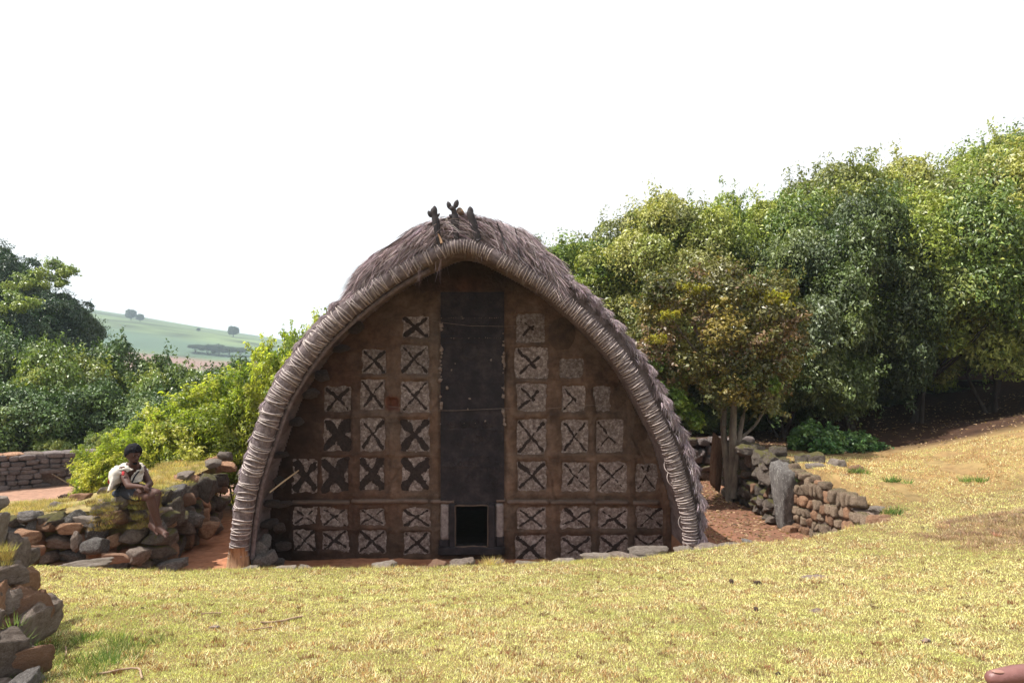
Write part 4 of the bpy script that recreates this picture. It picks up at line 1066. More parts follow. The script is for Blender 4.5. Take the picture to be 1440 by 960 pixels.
def trunk_mesh(name, height, r0, crown_c, C, seed, nl=9, lean=.3, seg=9):
    r = np.random.default_rng(seed); parts = []
    for st in range(3):
        base = np.array([r.normal(0, .15), r.normal(0, .15), -.25]); top = np.array(crown_c) + np.array([r.normal(0, 1) * lean * 2, r.normal(0, 1) * lean * 2, 0])
        mid = (base + top) / 2 + np.array([r.normal(0, .25), r.normal(0, .25), 0])
        pth = smoothpath([base, mid, top], 8); rad = np.linspace(r0 * (1 if st == 0 else .6), r0 * .3, 8); parts.append(tube(pth, rad, seg, .15, seed + st))
        for j in range(nl // 3 + 1):
            c = C[r.integers(len(C))] + np.array(crown_c); s0 = pth[r.integers(3, 7)]; m = (s0 + c) / 2 + np.array([0, 0, -.15])
            parts.append(tube(smoothpath([s0, m, c], 6), np.linspace(r0 * .35, .012, 6), 6, .1, seed + j))
    V, F = join_np(parts); return mesh_clean(name, V, F)

G1 = [(.12, .18, .04), (.17, .22, .045), (.23, .26, .07), (.075, .12, .03), (.23, .26, .08), (.14, .18, .06)]
G2 = [(.16, .19, .05), (.22, .23, .06), (.10, .14, .04), (.25, .26, .09), (.20, .21, .10), (.12, .14, .055)]
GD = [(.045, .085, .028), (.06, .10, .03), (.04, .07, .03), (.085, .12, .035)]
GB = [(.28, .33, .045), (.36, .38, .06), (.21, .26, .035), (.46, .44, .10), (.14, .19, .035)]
GM = [(.09, .14, .03), (.13, .18, .035), (.17, .20, .045), (.10, .13, .035), (.07, .11, .03)]
GY = [(.11, .11, .035), (.19, .155, .045), (.08, .09, .035), (.13, .085, .05), (.085, .085, .04), (.11, .11, .05)]
PROT = []
for i, (pal, nl, sd) in enumerate(((G1, 100000, 11), (G2, 100000, 12), (G1[::-1], 90000, 13), (G2[::-1], 90000, 14))):
    me, C, rr = crown('crown', (3, 3, 2.7), 95, .66, nl, .115, pal, sd, bottom=-.75, sprig=.14, hollow=.62, narrow=.4)
    me.materials.append(M['leaf']); tm = trunk_mesh('trunk', 3, .13, (0, 0, 3.2), C, sd); tm.materials.append(M['darkbark']); PROT.append((me, tm))
def tree(name, label, cat, loc, sc, prot, rot=0, mat='leaf', group=None, cz=3.2):
    """sc = (x, y, z) scale of a crown about 3 m in radius whose centre stands cz above the foot"""
    me, tm = prot[:2]
    t = empty(name, loc, label, cat, group); t.rotation_euler = (0, 0, rot)
    o = obj('crown', me, None, t); o.location = (0, 0, cz); o.scale = sc; slot(o, M[mat])
    pz0 = 5.0 if len(prot) > 2 else 3.2; q = obj('trunk', tm, None, t); q.scale = (sc[0] * .8, sc[1] * .8, cz / pz0 * .86)
    if pz0 == 5.0: q.scale = (sc[0] * .7, sc[1] * .7, cz / pz0 * .75)
    return t
# right hand wood: px of centre, top py, half width px, bottom py, Y
gl = 'trees of the wood right of the hut'
WOOD = [
    (820, 336, 95, 560, 21.0, 0, 'smaller pale green tree at the left end of the wood, touching the thatch'),
    (900, 300, 85, 560, 19.5, 1, 'green tree with a few sprigs above it just right of the thatch shoulder'),
    (985, 274, 90, 560, 20.5, 2, 'rounded green tree behind the small yellow leaved tree'),
    (1075, 276, 95, 560, 21.0, 0, 'green tree in the middle of the wood where the skyline starts to rise'),
    (1160, 252, 95, 540, 23.0, 3, 'olive green tree on the rising skyline left of the feathery treetop'),
    (1235, 246, 85, 520, 25.0, 1, 'grey green tree with a feathery domed top on the skyline'),
    (1320, 236, 85, 520, 24.0, 2, 'green tree in the dip of the skyline left of the tallest tree'),
    (1415, 182, 110, 500, 27.0, 0, 'tallest dark topped tree at the right end of the skyline'),
    (1100, 350, 90, 640, 17.6, 1, 'dark shaded tree overhanging the mossy wall'),
    (1190, 300, 95, 610, 18.0, 3, 'leafy tree in front of the wood above the low green shrub'),
    (1290, 262, 105, 592, 18.4, 0, 'broad yellowish green tree low over the shaded slope'),
    (1395, 240, 110, 575, 18.8, 1, 'broad sunlit tree at the right edge of the photo over the bank'),
    (1500, 195, 120, 560, 20.0, 2, 'tree cut by the right edge of the photo'),
]
for (px, ty, hw, by, Y, pi_, lab) in WOOD:
    x = (px - 720) / 1000 * Y; zt = ZC + (520 - ty) / 1000 * Y; zb = ZC + (520 - by) / 1000 * Y
    g = zl(x, Y); cz = (zt + zb) / 2 - g; hz_ = (zt - zb) / 2
    tree('broadleaf_tree', lab, 'tree', (x, Y, g), (hw * Y / 1000 / 3 * 1.12, 1.0, hz_ / 2.7 * 1.0), PROT[pi_], R.uniform(-.5, .5), 'leaf_dark' if px in (1100, 1190) else 'leaf', gl, cz)  # low front trees get darker leaves, canopy shade put into their colour
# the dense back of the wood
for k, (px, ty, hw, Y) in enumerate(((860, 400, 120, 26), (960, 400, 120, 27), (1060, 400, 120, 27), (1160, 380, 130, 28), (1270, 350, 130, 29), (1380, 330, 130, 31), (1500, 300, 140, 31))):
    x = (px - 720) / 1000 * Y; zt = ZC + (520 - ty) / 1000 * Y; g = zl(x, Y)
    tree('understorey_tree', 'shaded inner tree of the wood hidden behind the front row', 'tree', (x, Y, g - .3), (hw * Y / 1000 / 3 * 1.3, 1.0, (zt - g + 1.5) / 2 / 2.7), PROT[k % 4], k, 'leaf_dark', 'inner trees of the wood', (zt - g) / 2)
bushp, C, rr = crown('crown', (1.5, 1.3, 1.0), 60, .34, 30000, .075, GM, 31, bottom=-.9)
bushp.materials.append(M['leaf']); tmb = trunk_mesh('stem', 1, .035, (0, 0, .9), C, 31); tmb.materials.append(M['darkbark'])
lsm, C, rr = crown('crown', (1.5, 1.3, 1.0), 46, .36, 6500, .20, [(.09, .2, .04), (.14, .26, .05), (.07, .14, .035), (.2, .3, .07)], 33, bottom=-.9, sprig=.3, narrow=.55)
lsm.materials.append(M['leaf'])
def bush(name, label, cat, loc, sc, rot, mat='leaf', group=None, prot=None):
    me, tm = prot or (bushp, tmb); t = empty(name, loc, label, cat, group); t.rotation_euler = (0, 0, rot)
    o = obj('crown', me, None, t); o.location = (0, 0, .9 * sc[2]); o.scale = sc; slot(o, M[mat]); q = obj('stem', tm, None, t); q.scale = (sc[0], sc[1], sc[2]); return t
ORD = ['leftmost', 'second from the left', 'third from the left', 'fourth from the left', 'fifth from the left', 'sixth from the left', 'rightmost']
for k, (px, ty, hw, Y) in enumerate(((1060, 560, 60, 21), (1130, 560, 60, 22), (1200, 545, 60, 23), (1280, 540, 60, 24), (1350, 535, 60, 25), (1030, 560, 50, 19.5), (950, 540, 60, 22))):
    x = (px - 720) / 1000 * Y; zt = ZC + (520 - ty) / 1000 * Y; g = zl(x, Y); h = (zt - g) / 1.9
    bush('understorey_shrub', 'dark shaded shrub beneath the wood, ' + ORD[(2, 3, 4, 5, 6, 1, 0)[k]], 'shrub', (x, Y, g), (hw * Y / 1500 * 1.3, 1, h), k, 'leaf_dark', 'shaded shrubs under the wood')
bush('low_shrub', 'low bright green leafy shrub behind the retaining wall top', 'shrub', (P(1150, 655, 13.2)[0], 13.2, zl(P(1150, 655, 13.2)[0], 13.2) - .1), (.34, .3, .30), .3, 'leaf_dark', None, (lsm, tmb))
bush('low_shrub', 'low green shrub trailing right of the retaining wall boulders', 'shrub', (P(1205, 650, 13.4)[0], 13.4, zl(P(1205, 650, 13.4)[0], 13.4) - .1), (.30, .3, .22), 1.3, 'leaf_dark', None, (lsm, tmb))

# the small yellow tipped tree by the mossy wall
st = empty('small_tree', (4.15, 13.4, 0), 'small forked tree with brownish yellow tipped leaves beside the arch', 'tree')
TB = [((1026, 712), (1023, 660), (1018, 610), (1014, 560), (1006, 520), (985, 480), (975, 450)),
      ((1028, 712), (1030, 660), (1031, 600), (1032, 560), (1030, 520), (1028, 460), (1040, 420)),
      ((1031, 700), (1036, 650), (1042, 600), (1052, 560), (1066, 530), (1085, 500), (1100, 470)),
      ((1018, 600), (1020, 560), (1023, 520), (1010, 470), (1000, 430)),
      ((1036, 620), (1060, 600), (1085, 560), (1110, 540)),
      ((1006, 520), (985, 500), (960, 470), (940, 440)), ((1032, 560), (1050, 500), (1080, 450), (1085, 420)), ((1085, 500), (1070, 480), (1060, 440)), ((985, 480), (1000, 440), (985, 400))]
parts = []
for k, b in enumerate(TB):
    Y0 = 13.4; pth = [np.array(P(a, c, Y0 + .12 * math.sin(k * 2 + j))) for j, (a, c) in enumerate(b)]
    r0 = [.075, .09, .06, .045, .035, .03, .03, .025, .025][k]; parts.append(tube(smoothpath(pth, 14), np.linspace(r0, max(r0 * .28, .012), 14), 9, .25, k))
V, F = join_np(parts); obj('trunk', mesh_clean('trunk', V - np.array(st.location), F), M['bark'], st)
me, C, rr = crown('crown', (1.72, 1.1, 1.45), 105, .30, 42000, .075, GY, 41, bottom=-.85, sprig=.2)
o = obj('crown', me, M['leaf'], st); c = P(1008, 475, 13.4); o.location = Vector(c) - st.location
# bright young leaf clusters
me2, C, rr = crown('young_leaves', (.36, .26, .2), 13, .09, 620, .075, [(.30, .27, .04), (.40, .34, .06), (.26, .2, .04), (.2, .22, .05)], 42, sprig=.4)
for px, py, s_ in ((1080, 425, 1.0), (945, 445, .55), (990, 410, .6), (1060, 412, .55), (925, 480, .6), (960, 405, .5), (1010, 425, .5)):
    o = obj('young_leaves', me2, M['leaf_bright'], st); o.location = Vector(P(px, py, 12.6)) - st.location; o.scale = (s_, s_, s_); o.rotation_euler = (0, 0, px)
me3, C, rr = crown('leaf_spray', (.5, .4, .3), 16, .13, 2600, .09, [(.12, .2, .04), (.17, .24, .05), (.09, .15, .035)], 43)
sprays = (( 925, 560, 13.0), (930, 520, 13.2), (1055, 540, 13.0), (950, 590, 13.4), (1150, 560, 16.2), (1230, 500, 16.0), (1290, 480, 16.3), (1180, 590, 16.3), (1330, 440, 16.4), (1215, 545, 16.1))
for i, (px, py, Y) in enumerate(sprays):
    if Y < 14: o = obj('leaf_spray', me3, M['leaf'], st); o.location = Vector(P(px, py, Y)) - st.location
# left: bright bush behind the wall
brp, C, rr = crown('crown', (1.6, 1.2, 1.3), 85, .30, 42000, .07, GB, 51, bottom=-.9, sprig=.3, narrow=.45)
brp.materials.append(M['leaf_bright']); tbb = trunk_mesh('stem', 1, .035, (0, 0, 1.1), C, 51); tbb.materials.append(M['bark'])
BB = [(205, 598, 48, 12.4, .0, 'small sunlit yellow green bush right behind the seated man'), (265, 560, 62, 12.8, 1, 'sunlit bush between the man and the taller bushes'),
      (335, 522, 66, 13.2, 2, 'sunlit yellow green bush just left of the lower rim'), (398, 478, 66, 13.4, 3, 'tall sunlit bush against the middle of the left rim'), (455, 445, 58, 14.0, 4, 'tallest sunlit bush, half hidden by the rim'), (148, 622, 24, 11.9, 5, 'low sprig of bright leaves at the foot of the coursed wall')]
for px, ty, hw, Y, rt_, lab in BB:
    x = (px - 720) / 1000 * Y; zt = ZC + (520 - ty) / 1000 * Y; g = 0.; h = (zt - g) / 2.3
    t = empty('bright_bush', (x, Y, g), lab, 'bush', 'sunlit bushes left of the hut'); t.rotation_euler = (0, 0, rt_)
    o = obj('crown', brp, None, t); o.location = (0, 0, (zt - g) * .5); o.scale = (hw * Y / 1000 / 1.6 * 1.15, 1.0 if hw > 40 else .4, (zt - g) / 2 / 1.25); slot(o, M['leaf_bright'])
    q = obj('stem', tbb, None, t); q.scale = (hw * Y / 1600, 1, (zt - g) / 2.2)
# green shrub band beyond the coursed wall
BAND = [(20, 470, 75, 23, 0), (100, 485, 60, 22, 1), (165, 478, 60, 24, 2), (235, 512, 50, 23, 3), (290, 522, 50, 25, 4), (-50, 450, 80, 24, 5), (50, 545, 70, 20, 1), (140, 535, 60, 20.5, 3), (215, 555, 50, 20, 5), (-30, 530, 70, 20, 2), (280, 560, 50, 20.5, 0), (350, 505, 50, 27, 2), (-120, 440, 90, 26, 0)]
labs = ['dense green shrub', 'rounded olive shrub', 'mid green shrub', 'bushy green shrub', 'small green shrub', 'broad dark shrub']
sp_ = ['at the far left below the big dark tree', 'left of centre below the big dark tree', 'lightest, right of the big dark tree', 'right end of the band, below the far red field', 'farthest right before the sunlit bushes', 'partly cut by the left edge, upper row',
       'in the lower row over the left end of the coursed wall', 'in the lower row over the small square hole', 'in the lower row behind the seated man', 'in the lower row cut by the left edge', 'in the lower row behind the sunlit bushes', 'behind the tallest sunlit bushes', 'outside the left edge']
for k, (px, ty, hw, Y, q_) in enumerate(BAND):
    x = (px - 720) / 1000 * Y; zt = ZC + (520 - ty) / 1000 * Y
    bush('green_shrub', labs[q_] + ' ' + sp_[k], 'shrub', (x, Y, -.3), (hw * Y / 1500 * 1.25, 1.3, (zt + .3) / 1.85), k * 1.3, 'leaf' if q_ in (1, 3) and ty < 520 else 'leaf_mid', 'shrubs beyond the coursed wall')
# small shrubs at the foot of the band
for px, py, s_, lab in ((75, 630, .3, 'little round shrub on the coursed wall line, left one'), (150, 622, .4, 'little light green shrub behind the right end of the coursed wall')):
    x, Y, z = P(px, py, 18.5); bush('little_shrub', lab, 'shrub', (x, Y, 0), (s_, s_, s_ * 1.3), px, 'leaf', 'little shrubs by the coursed wall')
# big dark tree at the left
bgp, C, rr = crown('crown', (5, 4, 4), 130, .95, 90000, .19, GD, 61, bottom=-.8, sprig=.08)
bgp.materials.append(M['leaf_dark']); bgt = trunk_mesh('trunk', 5, .35, (0, 0, 5.0), C, 61); bgt.materials.append(M['darkbark'])
for px, ty, by, hw, Y, lab in ((0, 340, 520, 80, 36, 'tallest dark dense tree at the left edge of the photo'), (92, 408, 530, 52, 34, 'rounded dark tree sloping down right of the tallest left tree'), (-90, 340, 520, 90, 38, 'dark tree outside the left edge'), (30, 430, 540, 62, 31, 'dark tree low in front of the tall left trees')):
    x = (px - 720) / 1000 * Y; zt = ZC + (520 - ty) / 1000 * Y; zb = ZC + (520 - by) / 1000 * Y; cz = (zt + zb) / 2 + .5
    tree('dark_tree', lab, 'tree', (x, Y, -.5), (hw * Y / 5000 * .86, .62, (zt - zb) / 2 / 4), (bgp, bgt, 1), {10: .1, 92: .15}.get(px, -.1), 'leaf_dark', 'dark trees at the left', cz)
# yellow green boughs catching the sun on the dark tree
lb, C, rr = crown('lit_bough', (1.5, 1.2, .8), 14, .42, 3800, .2, [(.16, .22, .05), (.2, .25, .06), (.10, .15, .05)], 62)
hostt = [o for o in bpy.data.objects if o.name.startswith('dark_tree')]
for px, py, Y, s_ in ((76, 385, 34, .62), (20, 432, 30, .6), (30, 402, 33, .5), (75, 400, 33.5, .4)):
    h_ = hostt[1] if px > 50 else hostt[0]; o = obj('lit_bough', lb, M['leaf']); o.parent = h_
    v = Vector(P(px, py, Y)) - h_.location; v.rotate(Euler((0, 0, -h_.rotation_euler.z))); o.location = v; o.scale = (s_,) * 3
# distant trees on the hill
for px, py, s_, lab in ((184, 449, .62, 'distant dark clump of trees at the left of the hilltop'), (197, 451, .45, 'small distant tree right of the hilltop clump'), (328, 468, .62, 'lone round tree on the far hill slope'), (279, 464, .22, 'tiny distant bush on the ridge between the trees')):
    Y = 148 * KH; s_ *= KH; x = (px - 720) / 1000 * Y; z = float(np.interp(x, hx, HZ[:, np.argmin(abs(hy - Y))])) - .3
    t = tree('distant_tree', lab, 'tree', (x, Y, z), (s_ * .42, s_ * .42, s_ * .42), (bgp, bgt, 1), px, 'leaf_dark', 'trees on the far hill', 2.2 * s_)
# hedge on the hill
for k, px in enumerate((275, 292, 308, 322, 338)):
    Y = 118 * KH; x = (px - 720) / 1000 * Y; z = float(np.interp(x, hx, HZ[:, np.argmin(abs(hy - Y))])) - .3
    tree('distant_tree', 'hazy dark tree in the row below the tea slope, ' + ORD[k if k < 4 else 6], 'tree', (x, Y, z), (.30 * KH * random.uniform(.8, 1.2), .3 * KH, .16 * KH * random.uniform(.6, 1.4)), (bgp, bgt, 1), px, 'leaf_dark', 'tree row on the far hill', 1.0 * KH)

# weeds on the bank
for px, py, lab in ((1260, 727, 'green grassy weed at the near end of the retaining wall'), (1203, 666, 'small green weed on the boulders of the retaining wall'), (1372, 690, 'green weed tuft out on the bank to the right'), (1252, 694, 'small weed tuft on the bank above the wall'), (1140, 672, 'ferny weed hanging between boulder and retaining wall')):
    Y = {1260: 9.1, 1203: 10.7, 1372: 10.2, 1252: 10.3, 1140: 10.9}[px]; x = (px - 720) / 1000 * Y; z = zl(x, Y)
    z = max(z, ZC + (520 - py - 6) / 1000 * Y)
    pts = [(x + R.normal(0, .08), Y + R.normal(0, .05), z) for k in range(6)]
    V_ = scatter_tufts('weed_tuft', pts, lab, 26, .10, (.14, .22, .05), .06, width=.010, cat='weed'); del V_['kind']; V_['group'] = 'weeds on the right bank'
# leaf litter in the right corner of the yard and on the shaded slope
n = 5200; X = R.uniform(2.6, 4.5, n); Y = R.uniform(9, 16, n); q = R.random(n) < .5; X[q] = R.uniform(5, 17, q.sum()); Y[q] = R.uniform(12.8, 22, q.sum())
pts = np.stack([X, Y, H(X, Y) + .006], 1); V, F, t = blades(pts, np.c_[R.normal(0, 1, (n, 2)), .25 * R.random(n)], .03 + .05 * R.random(n), .03, np.array([.3, .2, .12]) * (.3 + 1.5 * R.random((n, 1))))
obj('leaf_litter', mesh_np('leaf_litter', V, F, False, t), M['grass'], kind='stuff', label='fallen dry leaves on the red earth under the trees', category='leaves')

# ================================================================== BITS ON THE LAWN
def lump(px, py, Y, hw, hh, mat, name, label, cat, group=None, kinds=ST_B):
    x = (px - 720) / 1000 * Y
    return stone((x, Y, zl(x, Y) + hh * Y / 1000 * .5), (hw * Y / 1000, hw * Y / 1000 * .8, hh * Y / 1000), (0, 0, px), mat, kinds, name=name, label=label, category=cat, **({'group': group} if group else {}))
def onlawn(px, py):
    for Y in np.arange(3.2, 12, .02):
        x = (px - 720) / 1000 * Y
        if ZC - zl(x, Y) <= (py - 520) / 1000 * Y: return Y
    return 9
for px, py, hw, hh, mt, nm, lab in ((1029, 820, 4, 4, 'dung', 'dung_lump', 'reddish brown dung lump left of the other on the lawn'), (1065, 821, 6, 3.5, 'dung', 'dung_lump', 'dark brown dung lump on the lawn left of the soil patch'), (1063, 858, 5, 3, 'dung', 'dung_lump', 'dark dung lump nearer the camera below the other two'),
                                     (200, 856, 2.5, 2, 'dung', 'dung_lump', 'tiny dark crumb on the left lawn'), (1094, 948, 4, 2.5, 'dung', 'dung_lump', 'dark crumb near the bottom edge of the photo'), (1205, 862, 3, 2, 'dung', 'dung_lump', 'dark crumb on the lawn right of the grey smear')):
    lump(px, py, onlawn(px, py), hw, hh, mt, nm, lab, 'dung', 'dung on the lawn')
def soil(px, py, hw, hd, label):
    Y0 = onlawn(px, py); x0 = (px - 720) / 1000 * Y0; n_ = 30; u = np.linspace(-1, 1, n_); U, Vv = np.meshgrid(u, u, indexing='ij')
    r_ = np.hypot(U, Vv); X = x0 + U * hw; Y = Y0 + Vv * hd + U * hw * .25; Z = H(X, Y) + .03 * ss(1.0, .2, r_ + .5 * (fbm(U * 3, Vv * 3, 0, px) - .5)) * (.4 + fbm(U * 9, Vv * 9, 0, px)) - .012
    obj('soil_patch', mesh_np('soil_patch', np.stack([X, Y, Z], -1).reshape(-1, 3), grid_faces(n_, n_)), M['clod'], label=label, category='soil patch', group='bare soil patches on the lawn')
soil(1146, 811, .22, .13, 'grey brown patch of loose soil on the right lawn'); soil(1148, 859, .09, .05, 'small grey soil smear nearer than the large patch')
for pts, r_, lab in (([(283, 865), (295, 864), (312, 864)], .0045, 'short straight dark twig on the left lawn'), ([(348, 888), (365, 886), (384, 883)], .005, 'dark twig right of the first twig'), ([(366, 878), (390, 876), (415, 871), (425, 869)], .008, 'longer reddish dry stalk across the lawn'),
                     ([(135, 952), (152, 949), (170, 944), (190, 943), (198, 950), (200, 957)], .006, 'reddish twisted root end at the bottom left of the lawn'), ([(92, 925), (93, 916), (92, 912)], .005, 'stub of twig near the left wall')):
    q = []
    for a, b in pts: Y = onlawn(a, b); x = (a - 720) / 1000 * Y; q.append((x, Y, zl(x, Y) + .012))
    V, F = tube(smoothpath(q, 9), r_, 6, .3, int(pts[0][0])); obj('twig', mesh_clean('twig', V, F), M['twig'], label=lab, category='twig', group='twigs on the lawn')
# brown dead clumps and hay
sp = []
for k in range(420):
    Y = 3.4 * math.exp(R.random() * math.log(8.0 / 3.4)); x = R.uniform(-.72, .72) * Y
    if yard_w(x, Y) < .2: sp.append((x, Y, zl(x, Y)))
scatter_tufts('dead_grass', sp, 'scattered reddish brown dead grass clumps on the lawn', 34, .03, (.24, .115, .065), .03, width=.004)
sp = []
for k in range(420):
    a = R.random() * 6.28; r_ = math.sqrt(R.random()); x = 5.8 + 1.25 * r_ * math.cos(a); Y = 7.75 + .85 * r_ * math.sin(a) ; sp.append((x, Y, zl(x, Y)))
scatter_tufts('hay_litter', sp, 'brown dry hay spread over the lawn at the right edge', 30, .05, (.40, .27, .18), .06, width=.005)
for px, py, w, lab in ((1302, 903, 7, 'pale feather like straw wisp on the right lawn'), (302, 884, 8, 'greyish dry leaf scrap on the left lawn')):
    Y = onlawn(px, py); x = (px - 720) / 1000 * Y
    D, F_ = ICO[2]; V = D * np.array([w * Y / 1000, .018, .006]) + np.array([x, Y, zl(x, Y) + .014]) + .004 * R.normal(size=D.shape)
    obj('straw_wisp', mesh_np('straw_wisp', V, F_), M['flake'], label=lab, category='straw')

# ================================================================== PEOPLE
def capsules(spec):
    """limbs: list of (p0, p1, r0, r1) tapered capsules and (c, (rx,ry,rz)) ellipsoids, fused by a voxel remesh"""
    parts = []
    D, F_ = ICO[3]
    for s_ in spec:
        if len(s_) == 4:
            p0, p1, r0, r1 = np.array(s_[0], float), np.array(s_[1], float), s_[2], s_[3]; ax = p1 - p0; L = np.linalg.norm(ax) + 1e-9; ax = ax / L
            h = D @ ax; k = (h > 0)[:, None]
            V = np.where(k, p1 + D * r1, p0 + D * r0); parts.append((V, F_))
        else:
            c, r_ = np.array(s_[0], float), np.array(s_[1], float); V = D * r_
            if len(s_) == 3: V = V @ np.array(Euler(s_[2]).to_matrix()).T
            parts.append((V + c, F_))
    return join_np(parts)
def fused(name, spec, mat, parent, voxel, smooth=6, fac=.5):
    V, F = capsules(spec); V = V - np.array(parent.location)
    o = obj(name, mesh_np(name, V, F), mat, parent)
    m_ = o.modifiers.new('remesh', 'REMESH'); m_.mode = 'VOXEL'; m_.voxel_size = voxel; m_.use_smooth_shade = True
    s_ = o.modifiers.new('smooth', 'SMOOTH'); s_.iterations = smooth; s_.factor = fac
    return o
def J(px, py, Y): return np.array(P(px, py, Y))
per = empty('person', P(180, 692, 8.85), 'barefoot man in a white shawl and dark shorts sitting on the stone wall', 'person')
head = J(187.5, 638, 8.72); neckb = J(188, 654, 8.80); chest = J(184, 664, 8.84); belly = J(183, 679, 8.86); pelv = J(181, 690, 8.86)
shN = J(171, 662, 8.68); shF = J(199, 659, 9.0); elN = J(181, 683, 8.50); wrN = J(194, 683.5, 8.40); haN = J(199, 684, 8.38)
elF = J(211, 680, 8.85); wrF = J(205, 685, 8.56); haF = J(201, 686, 8.46)
kN = J(211, 698, 8.38); hN = J(182, 691, 8.76); anN = J(223.5, 740, 8.40); kF = J(220, 694, 8.62); hF = J(190, 689, 8.97); anF = J(214, 736, 8.50)
spec = [(neckb, head + np.array([0, 0, -.06]), .055, .052), (chest, neckb, .10, .07), (belly, chest, .105, .115), (pelv, belly, .12, .105),
        (shN, shF, .058, .058), (shN, elN, .052, .040), (elN, wrN, .040, .026), (shF, elF, .052, .040), (elF, wrF, .040, .026),
        (hN, kN, .088, .062), (kN, kN + (anN - kN) * .35, .056, .056), (kN + (anN - kN) * .35, anN, .056, .036),
        (hF, kF, .088, .060), (kF, kF + (anF - kF) * .35, .054, .054), (kF + (anF - kF) * .35, anF, .054, .035)]
# head: skull, jaw, nose, ears, brow
fd = np.array([.80, -.58, -.18]); fd /= np.linalg.norm(fd); sdv = np.array([.587, .81, 0]); upv = np.cross(fd, sdv); upv /= np.linalg.norm(upv)
spec += [(head, (.078, .085, .10)), (head + fd * .028 - upv * .055, (.055, .06, .055)), (head + fd * .045 - upv * .088, (.028, .03, .024)),
         (head + fd * .092 - upv * .012, head + fd * .104 - upv * .036, .010, .016), (head + fd * .070 + upv * .018 + sdv * .03, head + fd * .070 + upv * .018 - sdv * .03, .018, .018),
         (head + fd * .083 - upv * .060 + sdv * .018, head + fd * .083 - upv * .060 - sdv * .018, .010, .010),
         (head + sdv * .078 - upv * .015, (.012, .02, .03)), (head - sdv * .078 - upv * .015, (.02, .014, .03))]
# feet with toes
for an, dr in ((anN, J(240, 752, 8.30) - anN), (anF, J(226, 747, 8.40) - anF)):
    dr = dr / np.linalg.norm(dr); sd_ = np.cross(dr, np.array([0, 0, 1.])); sd_ /= np.linalg.norm(sd_)
    heel = an - dr * .03 + np.array([0, 0, -.045]); ball = an + dr * .13 + np.array([0, 0, -.03])
    spec += [(an, heel, .036, .034), (an, ball, .036, .03), (heel, ball, .03, .034), (ball + sd_ * .02, ball - sd_ * .02, .024, .024)]
    for j in range(5):
        q = ball + sd_ * (.034 - .017 * j) + dr * (.012 - .004 * j); spec.append((q, q + dr * (.042 - .005 * j) + np.array([0, 0, -.008]), .012 - .0008 * j + (.003 if j == 0 else 0), .009 - .0006 * j + (.003 if j == 0 else 0)))
# hands resting together between the knees, fingers curled
for wr, ha, sg in ((wrN, haN, 1), (wrF, haF, -1)):
    dr = (ha - wr) / np.linalg.norm(ha - wr); dn = np.array([0, -.25, -1.]); dn /= np.linalg.norm(dn); sd_ = np.cross(dr, dn); sd_ /= np.linalg.norm(sd_)
    pal = ha + dr * .015; spec += [(wr, ha, .026, .028), (ha + sd_ * .018, pal + sd_ * .026 + dr * .03, .017, .015), (ha - sd_ * .018, pal - sd_ * .026 + dr * .03, .017, .015)]
    for j in range(4):
        b_ = pal + dr * .045 + sd_ * (.029 - .0195 * j); l_ = (.036, .042, .039, .03)[j]; m1 = b_ + (dr * .85 + dn * .5) * l_ * .9; m2 = m1 + (dr * .25 + dn * .95) * l_ * .7; m3 = m2 + (dn * .8 - dr * .4) * l_ * .5
        spec += [(b_, m1, .0095, .009), (m1, m2, .009, .008), (m2, m3, .008, .007)]
    tb = ha + sd_ * .028 * sg; spec += [(tb, tb + sd_ * .025 * sg + dr * .025, .012, .011), (tb + sd_ * .025 * sg + dr * .025, tb + sd_ * .02 * sg + dr * .055 + dn * .01, .0105, .009)]
fused('body', spec, M['skin'], per, .0075, 4)
for sg in (1, -1):
    c = head + fd * .079 + upv * .002 + sdv * .031 * sg; D, F_ = ICO[2]
    e_o = obj('eye', mesh_np('eye', D * np.array([.011, .011, .005]) + c - np.array(per.location), F_), M['eye'], per)
    obj('pupil', mesh_np('pupil', D * .0055 + c + fd * .0095 - np.array(per.location), F_), M['hair'], e_o)
D, F_ = ICO[4]                                       # hair: thick curly cap, fringe over the forehead
hv = D * np.array([.099, .102, .110]) * (1 + .16 * (fbm(D[:, 0] * 5, D[:, 1] * 5, D[:, 2] * 5, 5, 3) - .5) * 2)[:, None]
q = hv @ fd; u_ = hv @ upv; side_ = np.abs(hv @ sdv)
low = u_ < np.where(q > .045, .022, np.where(q > .01, -.02, -.065))
hv = np.where(low[:, None], hv * .80, hv); obj('hair', mesh_np('hair', hv + head - fd * .004 + upv * .018 - np.array(per.location), F_), M['hair'], per)
fused('beard', [(head + fd * .058 - upv * .104, (.030, .028, .018))], M['hair'], per, .006, 2)
fused('moustache', [(head + fd * .097 - upv * .047 + sdv * .02, head + fd * .097 - upv * .047 - sdv * .02, .005, .005)], M['hair'], per, .004, 1)
# shawl: draped over both shoulders, two hanging fronts and a back
def drape(name, rows, mat, par, thick=.012, nv=40, nu=26, wob=.012, seed=0):
    rows = [smoothpath(np.array(r_, float), nv) for r_ in rows]; A = np.stack(rows); A = np.stack([smoothpath(A[:, j], nu) for j in range(nv)], 1)
    w = (fbm(np.arange(nu)[:, None] * .25, np.arange(nv)[None] * .5, 0, seed) - .5) * 2 * wob
    T1 = np.gradient(A, axis=0); T2 = np.gradient(A, axis=1); N_ = np.cross(T1, T2); N_ /= np.linalg.norm(N_, axis=2)[..., None] + 1e-9
    A = A + N_ * w[..., None]
    o = obj(name, mesh_np(name, A.reshape(-1, 3) - np.array(par.location), grid_faces(nu, nv)), mat, par)
    m_ = o.modifiers.new('solid', 'SOLIDIFY'); m_.thickness = thick; m_.offset = 0
    return o
